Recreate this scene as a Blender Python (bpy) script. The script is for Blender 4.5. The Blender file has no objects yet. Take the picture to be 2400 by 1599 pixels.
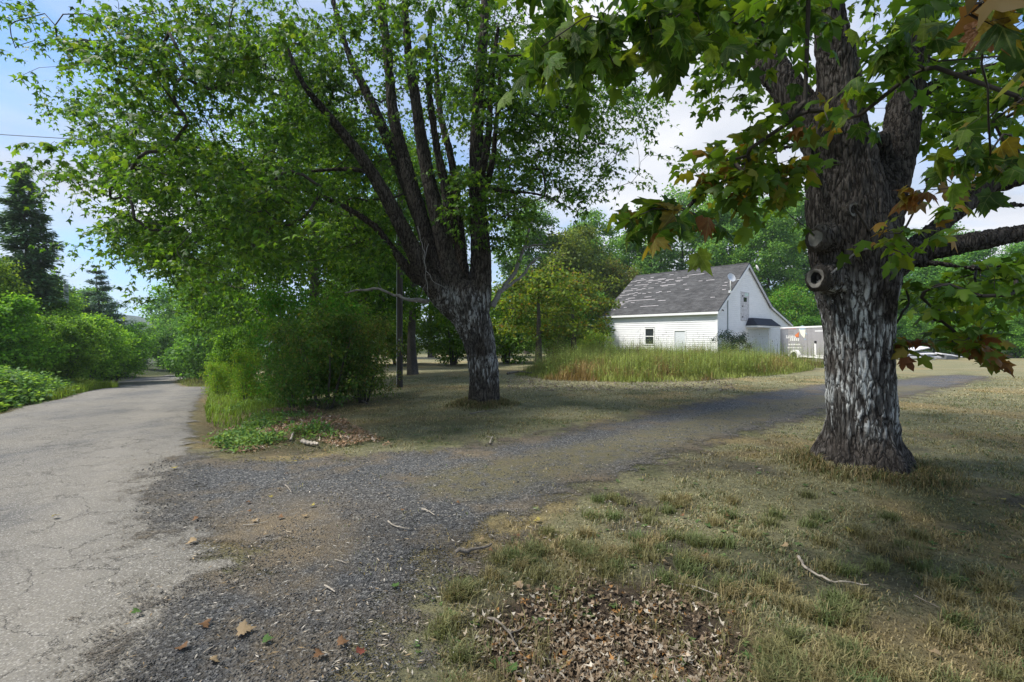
import bpy, bmesh, math, random, time
import numpy as np
from mathutils import Vector, Matrix
T0 = time.time()
rad = math.radians
S = bpy.context.scene
COL = S.collection

# ------------------------------------------------------------------ camera
EYE, FPX, HOR = 1.55, 1100.0, 790.0           # eye height (m), focal length and horizon of the photograph
cam = bpy.data.cameras.new('camera'); cam.lens = 36 * FPX / 2400; cam.sensor_width = 36
cam.shift_y = -(799.5 - HOR) / 2400
cam.clip_start = 0.05; cam.clip_end = 3000
camo = bpy.data.objects.new('camera', cam); COL.objects.link(camo)
camo.location = (0, 0, EYE); camo.rotation_euler = (rad(90), 0, 0)
S.camera = camo

# ------------------------------------------------------------------ light
SUN_DIR = Vector((-0.72, -0.08, 1.0)).normalized()      # towards the sun
sun_el = math.asin(SUN_DIR.z); sun_az = math.atan2(SUN_DIR.x, SUN_DIR.y)
world = bpy.data.worlds.new('World'); S.world = world; world.use_nodes = True
wn, wl = world.node_tree.nodes, world.node_tree.links
wn.clear()
sky = wn.new('ShaderNodeTexSky'); sky.sky_type = 'NISHITA'; sky.sun_disc = False
sky.sun_elevation = sun_el; sky.sun_rotation = sun_az
sky.air_density = 1.0; sky.dust_density = 0.4; sky.ozone_density = 1.3
tc = wn.new('ShaderNodeTexCoord')
sep = wn.new('ShaderNodeSeparateXYZ'); wl.new(tc.outputs['Generated'], sep.inputs[0])
def wmath(op, a, b=None):
    n = wn.new('ShaderNodeMath'); n.operation = op
    for i, v in enumerate((a, b)):
        if v is None: continue
        if isinstance(v, (int, float)): n.inputs[i].default_value = v
        else: wl.new(v, n.inputs[i])
    return n.outputs[0]
zc = wmath('ADD', wmath('MAXIMUM', sep.outputs['Z'], 0.0), 0.22)
cb = wn.new('ShaderNodeCombineXYZ')
wl.new(wmath('DIVIDE', sep.outputs['X'], zc), cb.inputs[0]); wl.new(wmath('DIVIDE', sep.outputs['Y'], zc), cb.inputs[1])
cn = wn.new('ShaderNodeTexNoise'); cn.inputs['Scale'].default_value = 0.9; cn.inputs['Detail'].default_value = 6
cn.inputs['Roughness'].default_value = 0.52; cn.inputs['Distortion'].default_value = 0.25
mp = wn.new('ShaderNodeMapping'); mp.inputs['Location'].default_value = (-2.2, 5.3, 0.7)
wl.new(cb.outputs[0], mp.inputs[0]); wl.new(mp.outputs[0], cn.inputs['Vector'])
cr = wn.new('ShaderNodeValToRGB'); cr.color_ramp.elements[0].position = 0.40; cr.color_ramp.elements[1].position = 0.60
wl.new(cn.outputs['Fac'], cr.inputs[0])
cn2 = wn.new('ShaderNodeTexNoise'); cn2.inputs['Scale'].default_value = 1.7; cn2.inputs['Detail'].default_value = 5
wl.new(mp.outputs[0], cn2.inputs['Vector'])
cr2 = wn.new('ShaderNodeValToRGB')
cr2.color_ramp.elements[0].position = 0.35; cr2.color_ramp.elements[0].color = (1.5, 1.62, 1.85, 1)
cr2.color_ramp.elements[1].position = 0.65; cr2.color_ramp.elements[1].color = (2.35, 2.37, 2.48, 1)
wl.new(cn2.outputs['Fac'], cr2.inputs[0])
wmix = wn.new('ShaderNodeMixRGB'); wl.new(cr.outputs[0], wmix.inputs[0]); 
# compress the sky's own glare a little and keep it blue
sv = wn.new('ShaderNodeVectorMath'); sv.operation = 'MULTIPLY'; wl.new(sky.outputs[0], sv.inputs[0]); sv.inputs[1].default_value = (.16, .16, .16)
sa = wn.new('ShaderNodeVectorMath'); sa.operation = 'ADD'; wl.new(sv.outputs[0], sa.inputs[0]); sa.inputs[1].default_value = (1, 1, 1)
sd_ = wn.new('ShaderNodeVectorMath'); sd_.operation = 'DIVIDE'; wl.new(sky.outputs[0], sd_.inputs[0]); wl.new(sa.outputs[0], sd_.inputs[1])
st_ = wn.new('ShaderNodeVectorMath'); st_.operation = 'MULTIPLY'; wl.new(sd_.outputs[0], st_.inputs[0]); st_.inputs[1].default_value = (.46, .64, .88)
wl.new(st_.outputs[0], wmix.inputs[1]); wl.new(cr2.outputs[0], wmix.inputs[2])
bg = wn.new('ShaderNodeBackground'); bg.inputs['Strength'].default_value = 0.13
wl.new(wmix.outputs[0], bg.inputs['Color'])
wo = wn.new('ShaderNodeOutputWorld'); wl.new(bg.outputs[0], wo.inputs[0])
sl = bpy.data.lights.new('sun', 'SUN'); sl.energy = 2.0; sl.angle = rad(9); sl.color = (1.0, 0.955, 0.88)
so = bpy.data.objects.new('sun', sl); COL.objects.link(so)
so.rotation_euler = (-SUN_DIR).to_track_quat('-Z', 'Y').to_euler(); so.location = (-20, -10, 40)
S.view_settings.view_transform = 'Standard'; S.view_settings.look = 'None'
S.view_settings.gamma = 1.0; S.view_settings.use_curve_mapping = False
S.view_settings.exposure = 1.8
S.render.engine = 'CYCLES'
cy = S.cycles
cy.max_bounces = 8; cy.diffuse_bounces = 4; cy.glossy_bounces = 2; cy.transmission_bounces = 5; cy.transparent_max_bounces = 8
cy.caustics_reflective = False; cy.caustics_refractive = False
cy.use_denoising = True; cy.volume_bounces = 0

# ------------------------------------------------------------------ helpers
rng = np.random.default_rng(7)
random.seed(7)
def P(px, py, Y):
    """photograph pixel + depth -> point"""
    return np.array([(px - 1200) / FPX * Y, Y, EYE - (py - HOR) / FPX * Y])
def hash3(i, j, k, s=0):
    n = (i * 374761393 + j * 668265263 + k * 2147483647 + s * 974634777) & 0xffffffff
    n = ((n ^ (n >> 13)) * 1274126177) & 0xffffffff
    n = ((n ^ (n >> 16)) * 2246822519) & 0xffffffff
    return ((n ^ (n >> 15)) & 0xffffff) / float(0xffffff)
def vnoise(p, s=0):
    p = np.asarray(p, float); i = np.floor(p).astype(np.int64); f = p - i; u = f * f * (3 - 2 * f)
    r = 0
    for dx in (0, 1):
        for dy in (0, 1):
            for dz in (0, 1):
                w = (u[:, 0] if dx else 1 - u[:, 0]) * (u[:, 1] if dy else 1 - u[:, 1]) * (u[:, 2] if dz else 1 - u[:, 2])
                r = r + w * hash3(i[:, 0] + dx, i[:, 1] + dy, i[:, 2] + dz, s)
    return r
def fbm(p, o=4, s=0):
    p = np.asarray(p, float); r = 0; a = .5; t = 0
    for k in range(o):
        r = r + a * vnoise(p, s + k); t += a; a *= .5; p = p * 2.03
    return r / t
def worley(p, s=0):
    i = np.floor(p).astype(np.int64); f1 = np.full(len(p), 9.); f2 = f1.copy()
    for dx in (-1, 0, 1):
        for dy in (-1, 0, 1):
            for dz in (-1, 0, 1):
                a, b, c = i[:, 0] + dx, i[:, 1] + dy, i[:, 2] + dz
                d = np.sqrt((a + hash3(a, b, c, s) - p[:, 0]) ** 2 + (b + hash3(a, b, c, s + 5) - p[:, 1]) ** 2 + (c + hash3(a, b, c, s + 9) - p[:, 2]) ** 2)
                f2 = np.minimum(f2, np.maximum(f1, d)); f1 = np.minimum(f1, d)
    return f1, f2
def sstep(a, b, x):
    t = np.clip((np.asarray(x, float) - a) / (b - a), 0, 1); return t * t * (3 - 2 * t)
def nrm(v):
    return v / np.maximum(np.linalg.norm(v, axis=-1, keepdims=True), 1e-9)

def mesh_np(name, V, F, mats=(), col=None, attrs=None, smooth=False, midx=None):
    """V (n,3), F (m,k) all polygons of the same size"""
    V = np.ascontiguousarray(V, np.float32); F = np.ascontiguousarray(F, np.int32); k = F.shape[1]
    me = bpy.data.meshes.new(name)
    me.vertices.add(len(V)); me.vertices.foreach_set('co', V.ravel())
    me.loops.add(F.size); me.loops.foreach_set('vertex_index', F.ravel())
    me.polygons.add(len(F)); me.polygons.foreach_set('loop_start', np.arange(0, F.size, k, dtype=np.int32))
    try: me.polygons.foreach_set('loop_total', np.full(len(F), k, np.int32))
    except Exception: pass
    if midx is not None: me.polygons.foreach_set('material_index', np.ascontiguousarray(midx, np.int32))
    me.update(calc_edges=True)
    if smooth: me.polygons.foreach_set('use_smooth', np.ones(len(F), bool))
    if col is not None:
        c = np.ones((len(V), 4), np.float32); c[:, :3] = col
        a = me.attributes.new('col', 'FLOAT_COLOR', 'POINT'); a.data.foreach_set('color', c.ravel())
    for n, v in (attrs or {}).items():
        a = me.attributes.new(n, 'FLOAT', 'POINT'); a.data.foreach_set('value', np.ascontiguousarray(v, np.float32))
    for m in mats: me.materials.append(m)
    return me
def link(name, me, parent=None, loc=None, label=None, cat=None, group=None, kind=None, rot=None):
    o = bpy.data.objects.new(name, me); COL.objects.link(o)
    if parent is not None: o.parent = parent
    if loc is not None: o.location = loc
    if rot is not None: o.rotation_euler = rot
    if label: o['label'] = label
    if cat: o['category'] = cat
    if group: o['group'] = group
    if kind: o['kind'] = kind
    return o
class MB:
    """collects boxes / tubes / polygons into one mesh"""
    def __init__(s): s.v = []; s.f = []; s.n = 0
    def add(s, v, f):
        s.v.extend([tuple(map(float, p)) for p in v]); s.f.extend([tuple(i + s.n for i in q) for q in f]); s.n = len(s.v); return s
    def box(s, x0, x1, y0, y1, z0, z1):
        return s.hexa([(x0, y0, z0), (x1, y0, z0), (x1, y1, z0), (x0, y1, z0), (x0, y0, z1), (x1, y0, z1), (x1, y1, z1), (x0, y1, z1)])
    def hexa(s, v):
        return s.add(v, [(3, 2, 1, 0), (4, 5, 6, 7), (0, 1, 5, 4), (1, 2, 6, 5), (2, 3, 7, 6), (3, 0, 4, 7)])
    def prism(s, poly, axis, a, b):
        """polygon (list of 2D) extruded along axis from a to b"""
        def p3(p, t): return {'x': (t, p[0], p[1]), 'y': (p[0], t, p[1]), 'z': (p[0], p[1], t)}[axis]
        n = len(poly); v = [p3(p, a) for p in poly] + [p3(p, b) for p in poly]
        return s.add(v, [tuple(range(n))[::-1], tuple(range(n, 2 * n))] + [(i, (i + 1) % n, n + (i + 1) % n, n + i) for i in range(n)])
    def tube(s, pts, r, k=8, cap=True):
        v, f = tube_np(pts, r, k)
        s.add(v, f.tolist())
        if cap:
            n = len(v); s.f.append(tuple(s.n - n + i for i in range(k))[::-1]); s.f.append(tuple(s.n - k + i for i in range(k)))
        return s
    def build(s, name, mat, parent=None, smooth=False, bevel=0, **kw):
        me = bpy.data.meshes.new(name); me.from_pydata(s.v, [], s.f)
        bm = bmesh.new(); bm.from_mesh(me); bmesh.ops.recalc_face_normals(bm, faces=bm.faces[:])
        if bevel: bmesh.ops.bevel(bm, geom=bm.edges[:], offset=bevel, segments=1, affect='EDGES')
        bm.to_mesh(me); bm.free()
        if smooth:
            for p in me.polygons: p.use_smooth = True
        me.materials.append(mat)
        return link(name, me, parent, **kw)
def tube_np(pts, r, k=6):
    pts = np.asarray(pts, float); n = len(pts); r = np.broadcast_to(np.asarray(r, float), (n,))
    t = np.gradient(pts, axis=0); t = nrm(t)
    ref = np.array([0.31, 0.17, 1.0]) if abs(t[:, 2]).mean() < .9 else np.array([1., .2, 0.1])
    a = nrm(np.cross(t, ref)); b = np.cross(t, a)
    th = np.arange(k) * 2 * math.pi / k
    v = pts[:, None] + r[:, None, None] * (np.cos(th)[None, :, None] * a[:, None] + np.sin(th)[None, :, None] * b[:, None])
    i = np.arange(n - 1)[:, None] * k; j = np.arange(k)[None]
    j2 = (j + 1) % k
    f = np.stack([i + j, i + j2, i + k + j2, i + k + j], -1).reshape(-1, 4)
    return v.reshape(-1, 3), f
def catmull(pts, step):
    pts = np.asarray(pts, float); out = []
    q = np.vstack([2 * pts[0] - pts[1], pts, 2 * pts[-1] - pts[-2]])
    for i in range(1, len(q) - 2):
        n = max(1, int(np.linalg.norm(q[i + 1, :3] - q[i, :3]) / step))
        for t in np.arange(n) / n:
            out.append(.5 * (2 * q[i] + (q[i + 1] - q[i - 1]) * t + (2 * q[i - 1] - 5 * q[i] + 4 * q[i + 1] - q[i + 2]) * t * t + (3 * q[i] - q[i - 1] - 3 * q[i + 1] + q[i + 2]) * t ** 3))
    out.append(q[-2]); return np.array(out)
def in_poly(x, y, poly):
    poly = np.asarray(poly, float); c = np.zeros(np.shape(x), bool); j = len(poly) - 1
    for i in range(len(poly)):
        xi, yi = poly[i]; xj, yj = poly[j]
        m = ((yi > y) != (yj > y)) & (x < (xj - xi) * (y - yi) / ((yj - yi) if yj != yi else 1e-9) + xi)
        c ^= m; j = i
    return c
def sd_poly(x, y, poly):
    """signed distance, negative inside"""
    poly = np.asarray(poly, float); d = np.full(np.shape(x), 1e9); j = len(poly) - 1
    for i in range(len(poly)):
        a, b = poly[j], poly[i]; ab = b - a
        t = np.clip(((x - a[0]) * ab[0] + (y - a[1]) * ab[1]) / max(ab @ ab, 1e-9), 0, 1)
        d = np.minimum(d, np.hypot(x - a[0] - t * ab[0], y - a[1] - t * ab[1])); j = i
    return np.where(in_poly(x, y, poly), -d, d)

# ------------------------------------------------------------------ materials
class NT:
    def __init__(s, name):
        s.m = bpy.data.materials.new(name); s.m.use_nodes = True; s.t = s.m.node_tree; s.t.nodes.clear()
        s.out = s.n('OutputMaterial'); s.co = s.n('TexCoord').outputs['Object']
    def n(s, kind, **kw):
        n = s.t.nodes.new('ShaderNode' + kind)
        for k, v in kw.items(): setattr(n, k, v)
        return n
    def set(s, sock, v):
        if v is None: return
        if hasattr(v, 'is_linked') or hasattr(v, 'node'): s.t.links.new(v, sock)
        elif isinstance(v, (tuple, list)) and len(v) == 3 and sock.type == 'RGBA': sock.default_value = (*v, 1)
        else: sock.default_value = v
    def noise(s, scale, detail=4, rough=.55, vec=None, dist=0, stretch=None):
        if stretch is not None: vec = s.map(stretch, vec)
        n = s.n('TexNoise'); s.set(n.inputs['Vector'], vec or s.co)
        for k, v in (('Scale', scale), ('Detail', detail), ('Roughness', rough), ('Distortion', dist)): n.inputs[k].default_value = v
        return n.outputs['Fac']
    def vor(s, scale, feature='F1', vec=None, rnd=1.0, out='Distance'):
        n = s.n('TexVoronoi', feature=feature); s.set(n.inputs['Vector'], vec or s.co); n.inputs['Scale'].default_value = scale
        n.inputs['Randomness'].default_value = rnd
        return n.outputs[out]
    def map(s, scale, vec=None):
        n = s.n('Mapping'); s.set(n.inputs['Vector'], vec or s.co); n.inputs['Scale'].default_value = scale; return n.outputs[0]
    def ramp(s, fac, *stops):
        n = s.n('ValToRGB'); s.set(n.inputs[0], fac); e = n.color_ramp.elements
        while len(e) < len(stops): e.new(.5)
        for i, (p, c) in enumerate(stops):
            e[i].position = p; e[i].color = (*c, 1) if isinstance(c, (tuple, list)) else (c, c, c, 1)
        return n.outputs[0]
    def mix(s, f, a, b, mode='MIX'):
        n = s.n('MixRGB', blend_type=mode); s.set(n.inputs[0], f); s.set(n.inputs[1], a); s.set(n.inputs[2], b); return n.outputs[0]
    def math(s, op, a, b=None, clamp=False):
        n = s.n('Math', operation=op, use_clamp=clamp); s.set(n.inputs[0], a)
        if b is not None: s.set(n.inputs[1], b)
        return n.outputs[0]
    def attr(s, name, out='Color'):
        n = s.n('Attribute', attribute_name=name); return n.outputs[out]
    def bump(s, h, strength=.5, dist=.02, normal=None):
        n = s.n('Bump'); n.inputs['Strength'].default_value = strength; n.inputs['Distance'].default_value = dist
        s.set(n.inputs['Height'], h); s.set(n.inputs['Normal'], normal); return n.outputs[0]
    def bsdf(s, col, rough=.8, spec=.3, normal=None, metal=0.0):
        n = s.n('BsdfPrincipled'); s.set(n.inputs['Base Color'], col); s.set(n.inputs['Roughness'], rough)
        s.set(n.inputs['Specular IOR Level'], spec); s.set(n.inputs['Metallic'], metal); s.set(n.inputs['Normal'], normal)
        return n.outputs[0]
    def done(s, sh, alpha=None):
        if alpha is not None:
            t = s.n('BsdfTransparent'); m = s.n('MixShader'); s.set(m.inputs[0], alpha)
            s.t.links.new(t.outputs[0], m.inputs[1]); s.t.links.new(sh, m.inputs[2]); sh = m.outputs[0]
        s.t.links.new(sh, s.out.inputs['Surface']); return s.m
def leaf_mat(name, trans=.5, rough=.5, spec=.25, yellow=(1.5, 1.35, .6)):
    t = NT(name); oi = t.n('ObjectInfo')
    c = t.mix(1.0, t.attr('col'), oi.outputs['Color'], 'MULTIPLY')
    d = t.bsdf(c, rough, spec)
    tr = t.n('BsdfTranslucent'); t.set(tr.inputs[0], t.mix(1.0, c, yellow, 'MULTIPLY'))
    m = t.n('MixShader'); m.inputs[0].default_value = trans
    t.t.links.new(d, m.inputs[1]); t.t.links.new(tr.outputs[0], m.inputs[2])
    return t.done(m.outputs[0])
def leaf_hi_mat():
    t = NT('near_maple_leaf'); oi = t.n('ObjectInfo'); sp_ = t.n('SeparateXYZ'); t.t.links.new(t.co, sp_.inputs[0])
    ax = t.math('ABSOLUTE', sp_.outputs['X']); rib = t.math('LESS_THAN', ax, .014)
    v2 = t.math('LESS_THAN', t.math('ABSOLUTE', t.math('SUBTRACT', t.math('SUBTRACT', sp_.outputs['Y'], .12), t.math('MULTIPLY', ax, .65))), .014)
    v3 = t.math('LESS_THAN', t.math('ABSOLUTE', t.math('SUBTRACT', t.math('SUBTRACT', sp_.outputs['Y'], .36), t.math('MULTIPLY', ax, 1.0))), .012)
    vein = t.math('MAXIMUM', rib, t.math('MAXIMUM', v2, v3))
    c = t.mix(1.0, t.attr('col'), t.ramp(t.noise(2.6, 5, .65), (.3, .6), (.5, 1.0), (.72, 1.35)), 'MULTIPLY')
    c = t.mix(1.0, c, t.ramp(oi.outputs['Random'], (0, .65), (.5, 1.0), (1, 1.3)), 'MULTIPLY')
    c = t.mix(t.ramp(t.noise(9, 3), (.66, 0), (.74, .8)), c, (.10, .055, .02))
    c = t.mix(t.math('MULTIPLY', vein, .35), c, (.3, .34, .12))
    d = t.bsdf(c, .45, .3, t.bump(t.math('ADD', t.noise(14, 4), t.math('MULTIPLY', vein, -1.0)), .4, .03))
    tr = t.n('BsdfTranslucent'); t.set(tr.inputs[0], t.mix(1.0, c, (1.5, 1.35, .6), 'MULTIPLY'))
    m = t.n('MixShader'); m.inputs[0].default_value = .5; t.t.links.new(d, m.inputs[1]); t.t.links.new(tr.outputs[0], m.inputs[2])
    return t.done(m.outputs[0])
M = {}
M['leaf_hi'] = leaf_hi_mat()
M['leaf'] = leaf_mat('maple_leaf')
M['leaf_far'] = leaf_mat('tree_leaf', .5, .6, .2)
M['needle'] = leaf_mat('conifer_needle', .2, .6, .2, (1.2, 1.2, .7))
M['grass'] = leaf_mat('grass_blade', .3, .6, .2, (1.25, 1.2, .7))
M['litter'] = leaf_mat('dead_leaf', .15, .7, .15, (1.2, 1.0, .7))
def flat(name, c, rough=.7, spec=.3, var=.12, scale=6, bump=0, metal=0):
    t = NT(name); f = t.noise(scale, 5)
    a = tuple(x * (1 - var) for x in c); b = tuple(min(1, x * (1 + var)) for x in c)
    return t.done(t.bsdf(t.ramp(f, (.3, a), (.7, b)), rough, spec, t.bump(t.noise(scale * 6), bump, .01) if bump else None, metal))
# ------------------------------------------------------------------ terrain
RY = [-30, -5, 0, 3.1, 6.8, 13, 19.5, 24, 30, 38, 46, 60, 90, 400]
RX = [22, 4, .4, -1.9, -4.7, -8.8, -12.8, -15.6, -20.5, -27.6, -31.5, -36, -44, -120]
ZY = [-30, 4, 8, 10.4, 12, 15.8, 19.5, 23, 28, 33, 38, 46, 60, 100, 400]
ZZ = [0, 0, -.08, -.2, -.28, -.48, -.62, -.9, -1.65, -1.95, -2.1, -2.4, -3, -5, -14]
RW = 4.5
def road_d(x, y): return x - np.interp(y, RY, RX)          # >0 right of the road's right edge
LM = (-0.66, 10.4); RM = (4.03, 5.38)                      # the two big maples
PIT = (0.50, 2.45)
def hgt(x, y):
    x = np.asarray(x, float); y = np.asarray(y, float)
    zl = -.28 * sstep(9, 34, y) - .3 * sstep(12, 40, x) * sstep(18, 40, y) - 3.5 * sstep(60, 200, y)
    zr = np.interp(y, ZY, ZZ); d = road_d(x, y)
    w = 1 - sstep(.1, 1.0, d / np.interp(y, [9, 17], [4.2, 11.0]))
    z = zl * (1 - w) + zr * w
    z = z + .5 * sstep(-RW - .4, -RW - 6, d) * sstep(-RW - .2, -RW - 2, d) - .12 * np.exp(-((d + RW + .7) / .5) ** 2) * sstep(3, 8, y)
    z = z - .16 * np.exp(-((d - .75) / .45) ** 2) * sstep(6.2, 8, y) * (1 - sstep(16, 22, y))
    for (cx, cy), a, r in ((LM, .16, .75), (RM, .13, .95)):
        z = z + a * np.exp(-((x - cx) ** 2 + (y - cy) ** 2) / r ** 2)
    z = z - .13 * np.exp(-(((x - PIT[0]) / .62) ** 2 + ((y - PIT[1]) / .42) ** 2) ** 1.5)
    n = np.stack([np.ravel(x) * .7, np.ravel(y) * .7, 0 * np.ravel(x)], 1)
    z = z + (.05 * (vnoise(n, 3) - .5)).reshape(x.shape)
    return z
def H1(x, y): return float(hgt(np.array([x]), np.array([y]))[0])
def G(px, py):
    """where the view ray through a photograph pixel meets the ground"""
    dx, dz = (px - 1200) / FPX, -(py - HOR) / FPX; Y = 1.55 / max(1e-3, -dz)
    for _ in range(40):
        z = H1(dx * Y, Y); Y = .5 * Y + .5 * (EYE - z) / max(1e-3, -dz)
    return np.array([dx * Y, Y, H1(dx * Y, Y)])
def GV(px, py):
    dx, dz = (px - 1200) / FPX, -(py - HOR) / FPX; Y = 1.55 / -dz
    for _ in range(40): Y = .5 * Y + .5 * (EYE - hgt(dx * Y, Y)) / -dz
    return np.stack([dx * Y, Y, hgt(dx * Y, Y)], 1)
OV = 2400 / 2353.0
# gravel drive outline, read off the photograph and laid on the ground
DRV_PX = [(470, 1060), (560, 1072), (700, 1072), (850, 1062), (1000, 1052), (1130, 1040), (1290, 1010), (1430, 985), (1600, 950), (1750, 925), (1900, 903), (2080, 893), (2200, 880), (2280, 878),
          (2330, 886), (2260, 905), (2130, 935), (1960, 962), (1900, 985), (1800, 1010), (1650, 1055), (1530, 1100), (1400, 1150), (1270, 1205), (1180, 1270), (1080, 1350), (1000, 1430), (985, 1520), (1000, 1599)]
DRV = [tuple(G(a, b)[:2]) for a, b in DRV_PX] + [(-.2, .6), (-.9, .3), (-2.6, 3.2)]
DRV = DRV[:-1] + [(-2.4, .8)] + [tuple(G(a, b)[:2]) for a, b in [(190, 1599), (250, 1470), (390, 1385), (540, 1330)]] + [(-3.2, 3.9), (-4.6, 6.0)]  # outline carried left over the dark-toned corner of the road
def drive_sd(x, y): return sd_poly(x, y, DRV)
def grid():
    ys = np.concatenate([np.linspace(-16, 1.2, 26)[:-1], 1.2 * np.exp(np.linspace(0, math.log(500 / 1.2), 330))])
    u = np.linspace(-1, 1, 331); xs = .85 * np.sinh(u * 6.6)
    return xs, ys
xs, ys = grid()
GX, GY = np.meshgrid(xs, ys); GZ = hgt(GX, GY)
nx, ny = len(xs), len(ys)
fi = (np.arange(ny - 1)[:, None] * nx + np.arange(nx - 1)[None]).ravel()
GF = np.stack([fi, fi + 1, fi + nx + 1, fi + nx], 1)
gx, gy = GX.ravel(), GY.ravel()
RD = road_d(gx, gy); DSD = drive_sd(gx, gy)
pit_r = np.sqrt(((gx - PIT[0]) / .78) ** 2 + ((gy - PIT[1]) / .56) ** 2)
def n2(x, y, s, seed=0, o=3): return fbm(np.stack([np.ravel(x) * s, np.ravel(y) * s, 0 * np.ravel(x) + seed * 7.3], 1), o, seed)
def lawn_col(x, y):
    """the turf's own colour: grey-green, straw and green patches, bare soil"""
    a, b, c = n2(x, y, .55, 1), n2(x, y, 1.3, 2), n2(x, y, 2.6, 3)
    gg, straw, green, soil = np.array([.235, .225, .135]), np.array([.29, .235, .125]), np.array([.135, .145, .075]), np.array([.095, .085, .07])
    col = gg[None] * np.ones((np.size(x), 1))
    far = sstep(16, 30, np.ravel(y))
    s1 = sstep(.50, .66, a + .35 * (c - .5))[:, None]; col = col * (1 - s1) + straw * s1
    s2 = sstep(.54, .68, b + .3 * (c - .5))[:, None] * .8 * (1 - .6 * far[:, None]); col = col * (1 - s2) + green * s2
    # straw band below the left maple, as in the photograph
    d = np.abs(np.ravel(y) - (8.6 + .12 * (np.ravel(x) + 3))) ; e = np.exp(-(d / .55) ** 2) * sstep(-4.5, -3, np.ravel(x)) * (1 - sstep(-1.2, .2, np.ravel(x)))
    col = col * (1 - .8 * e[:, None]) + straw * (.8 * e[:, None])
    bare = sstep(.52, .66, n2(x, y, .9, 5) + .3 * (c - .5)) * (1 - sstep(5, 9, np.ravel(y)))
    bare = np.maximum(bare, .75 * np.exp(-(((np.ravel(x) - 2.3) / 1.3) ** 2 + ((np.ravel(y) - 2.9) / .55) ** 2)) * sstep(.35, .55, c))
    col = col * (1 - .85 * bare[:, None]) + soil * .85 * bare[:, None]
    pale = sstep(.55, .62, n2(x, y * 2.2, .35, 8)) * far
    col = col * (1 - .5 * pale[:, None]) + np.array([.33, .29, .2]) * .5 * pale[:, None]
    return col, bare
lc, lbare = lawn_col(gx, gy)
# forest floor / verge across the road and behind the house
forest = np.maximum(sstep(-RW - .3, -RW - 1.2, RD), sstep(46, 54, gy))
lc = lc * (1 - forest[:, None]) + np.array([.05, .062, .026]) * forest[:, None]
verge = sstep(2.8, 1.2, RD) * sstep(-.5, .5, RD) * sstep(6, 7.5, gy)
lc = lc * (1 - .7 * verge[:, None]) + np.array([.13, .095, .055]) * .7 * verge[:, None]
pw = sstep(1.15, .75, pit_r)
lc = lc * (1 - pw[:, None]) + np.array([.085, .065, .05]) * pw[:, None]
gz = GZ.ravel().copy()
gz[(RD < .1) & (RD > -RW - .1)] -= .008

t = NT('lawn_soil')
base = t.mix(1.0, t.attr('col'), t.ramp(t.noise(14, 6, .7), (.25, (.55, .55, .55)), (.5, (1, 1, 1)), (.75, (1.5, 1.42, 1.25))), 'MULTIPLY')
base = t.mix(t.ramp(t.noise(55, 4, .7), (.42, 0), (.62, .65)), base, t.mix(1.0, base, (.45, .45, .42), 'MULTIPLY'))
hgtn = t.math('ADD', t.noise(38, 6, .75), t.math('MULTIPLY', t.noise(9, 4), .8))
M['ground'] = t.done(t.bsdf(base, .95, .1, t.bump(hgtn, .9, .045)))
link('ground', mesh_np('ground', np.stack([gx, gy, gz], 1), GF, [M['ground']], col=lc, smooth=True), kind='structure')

def subset(mask_v, off, name, mat, attrs):
    keep = mask_v[GF].any(1); F = GF[keep]; ids = np.unique(F)
    rm = np.full(len(gx), -1); rm[ids] = np.arange(len(ids))
    V = np.stack([gx[ids], gy[ids], GZ.ravel()[ids] + off], 1)
    return link(name, mesh_np(name, V, rm[F], [mat], attrs={k: v[ids] for k, v in attrs.items()}, smooth=True), kind='structure')

# old asphalt road: pale chip seal, cracks, darker patched areas
t = NT('asphalt')
big = t.noise(.55, 4, .6, stretch=(1, .55, 1)); mid = t.noise(3.0, 5, .6); fine = t.noise(95, 3, .7); chip = t.vor(120, 'F1', out='Color')
c = t.ramp(big, (.38, (.075, .078, .083)), (.47, (.14, .133, .12)), (.7, (.18, .166, .14)))
c = t.mix(.35, c, t.ramp(mid, (.3, (.09, .086, .08)), (.7, (.182, .165, .14))))
c = t.mix(1.0, c, t.ramp(fine, (.3, .5), (.5, 1.0), (.72, 1.65)), 'MULTIPLY')
sepc = t.n('SeparateColor'); t.t.links.new(chip, sepc.inputs[0])
c = t.mix(t.ramp(sepc.outputs[0], (.86, 0.0), (.93, .55)), c, (.42, .40, .37))
dist = t.n('VectorMath', operation='ADD'); nz = t.n('TexNoise'); nz.inputs['Scale'].default_value = 2.2; nz.inputs['Detail'].default_value = 6
nz.inputs['Roughness'].default_value = .65
t.t.links.new(t.co, nz.inputs['Vector'])
sc = t.n('VectorMath', operation='SCALE'); t.t.links.new(nz.outputs['Color'], sc.inputs[0]); sc.inputs['Scale'].default_value = .8
t.t.links.new(t.co, dist.inputs[0]); t.t.links.new(sc.outputs[0], dist.inputs[1])
cr1 = t.vor(1.5, 'DISTANCE_TO_EDGE', dist.outputs[0]); cr2_ = t.vor(3.3, 'DISTANCE_TO_EDGE', dist.outputs[0])
crack = t.math('MINIMUM', t.math('MULTIPLY', cr1, 95.0, True), t.math('ADD', t.math('MULTIPLY', cr2_, 55.0, True), t.ramp(t.noise(.9, 2), (.48, 0.85), (.62, 0.0)), True))
crack = t.math('MAXIMUM', crack, t.ramp(t.noise(1.6, 3), (.38, .75), (.52, .0)))
ln = t.attr('lane', 'Fac'); wear = t.math('ADD', t.ramp(ln, (.08, 0), (.2, .8), (.32, 0), (.62, 0), (.76, .8), (.9, 0)), t.math('MULTIPLY', t.noise(.8, 4), .3))
c = t.mix(t.math('MULTIPLY', wear, .3), c, (.26, .24, .21))
c = t.mix(crack, (.06, .055, .05), c)
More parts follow.
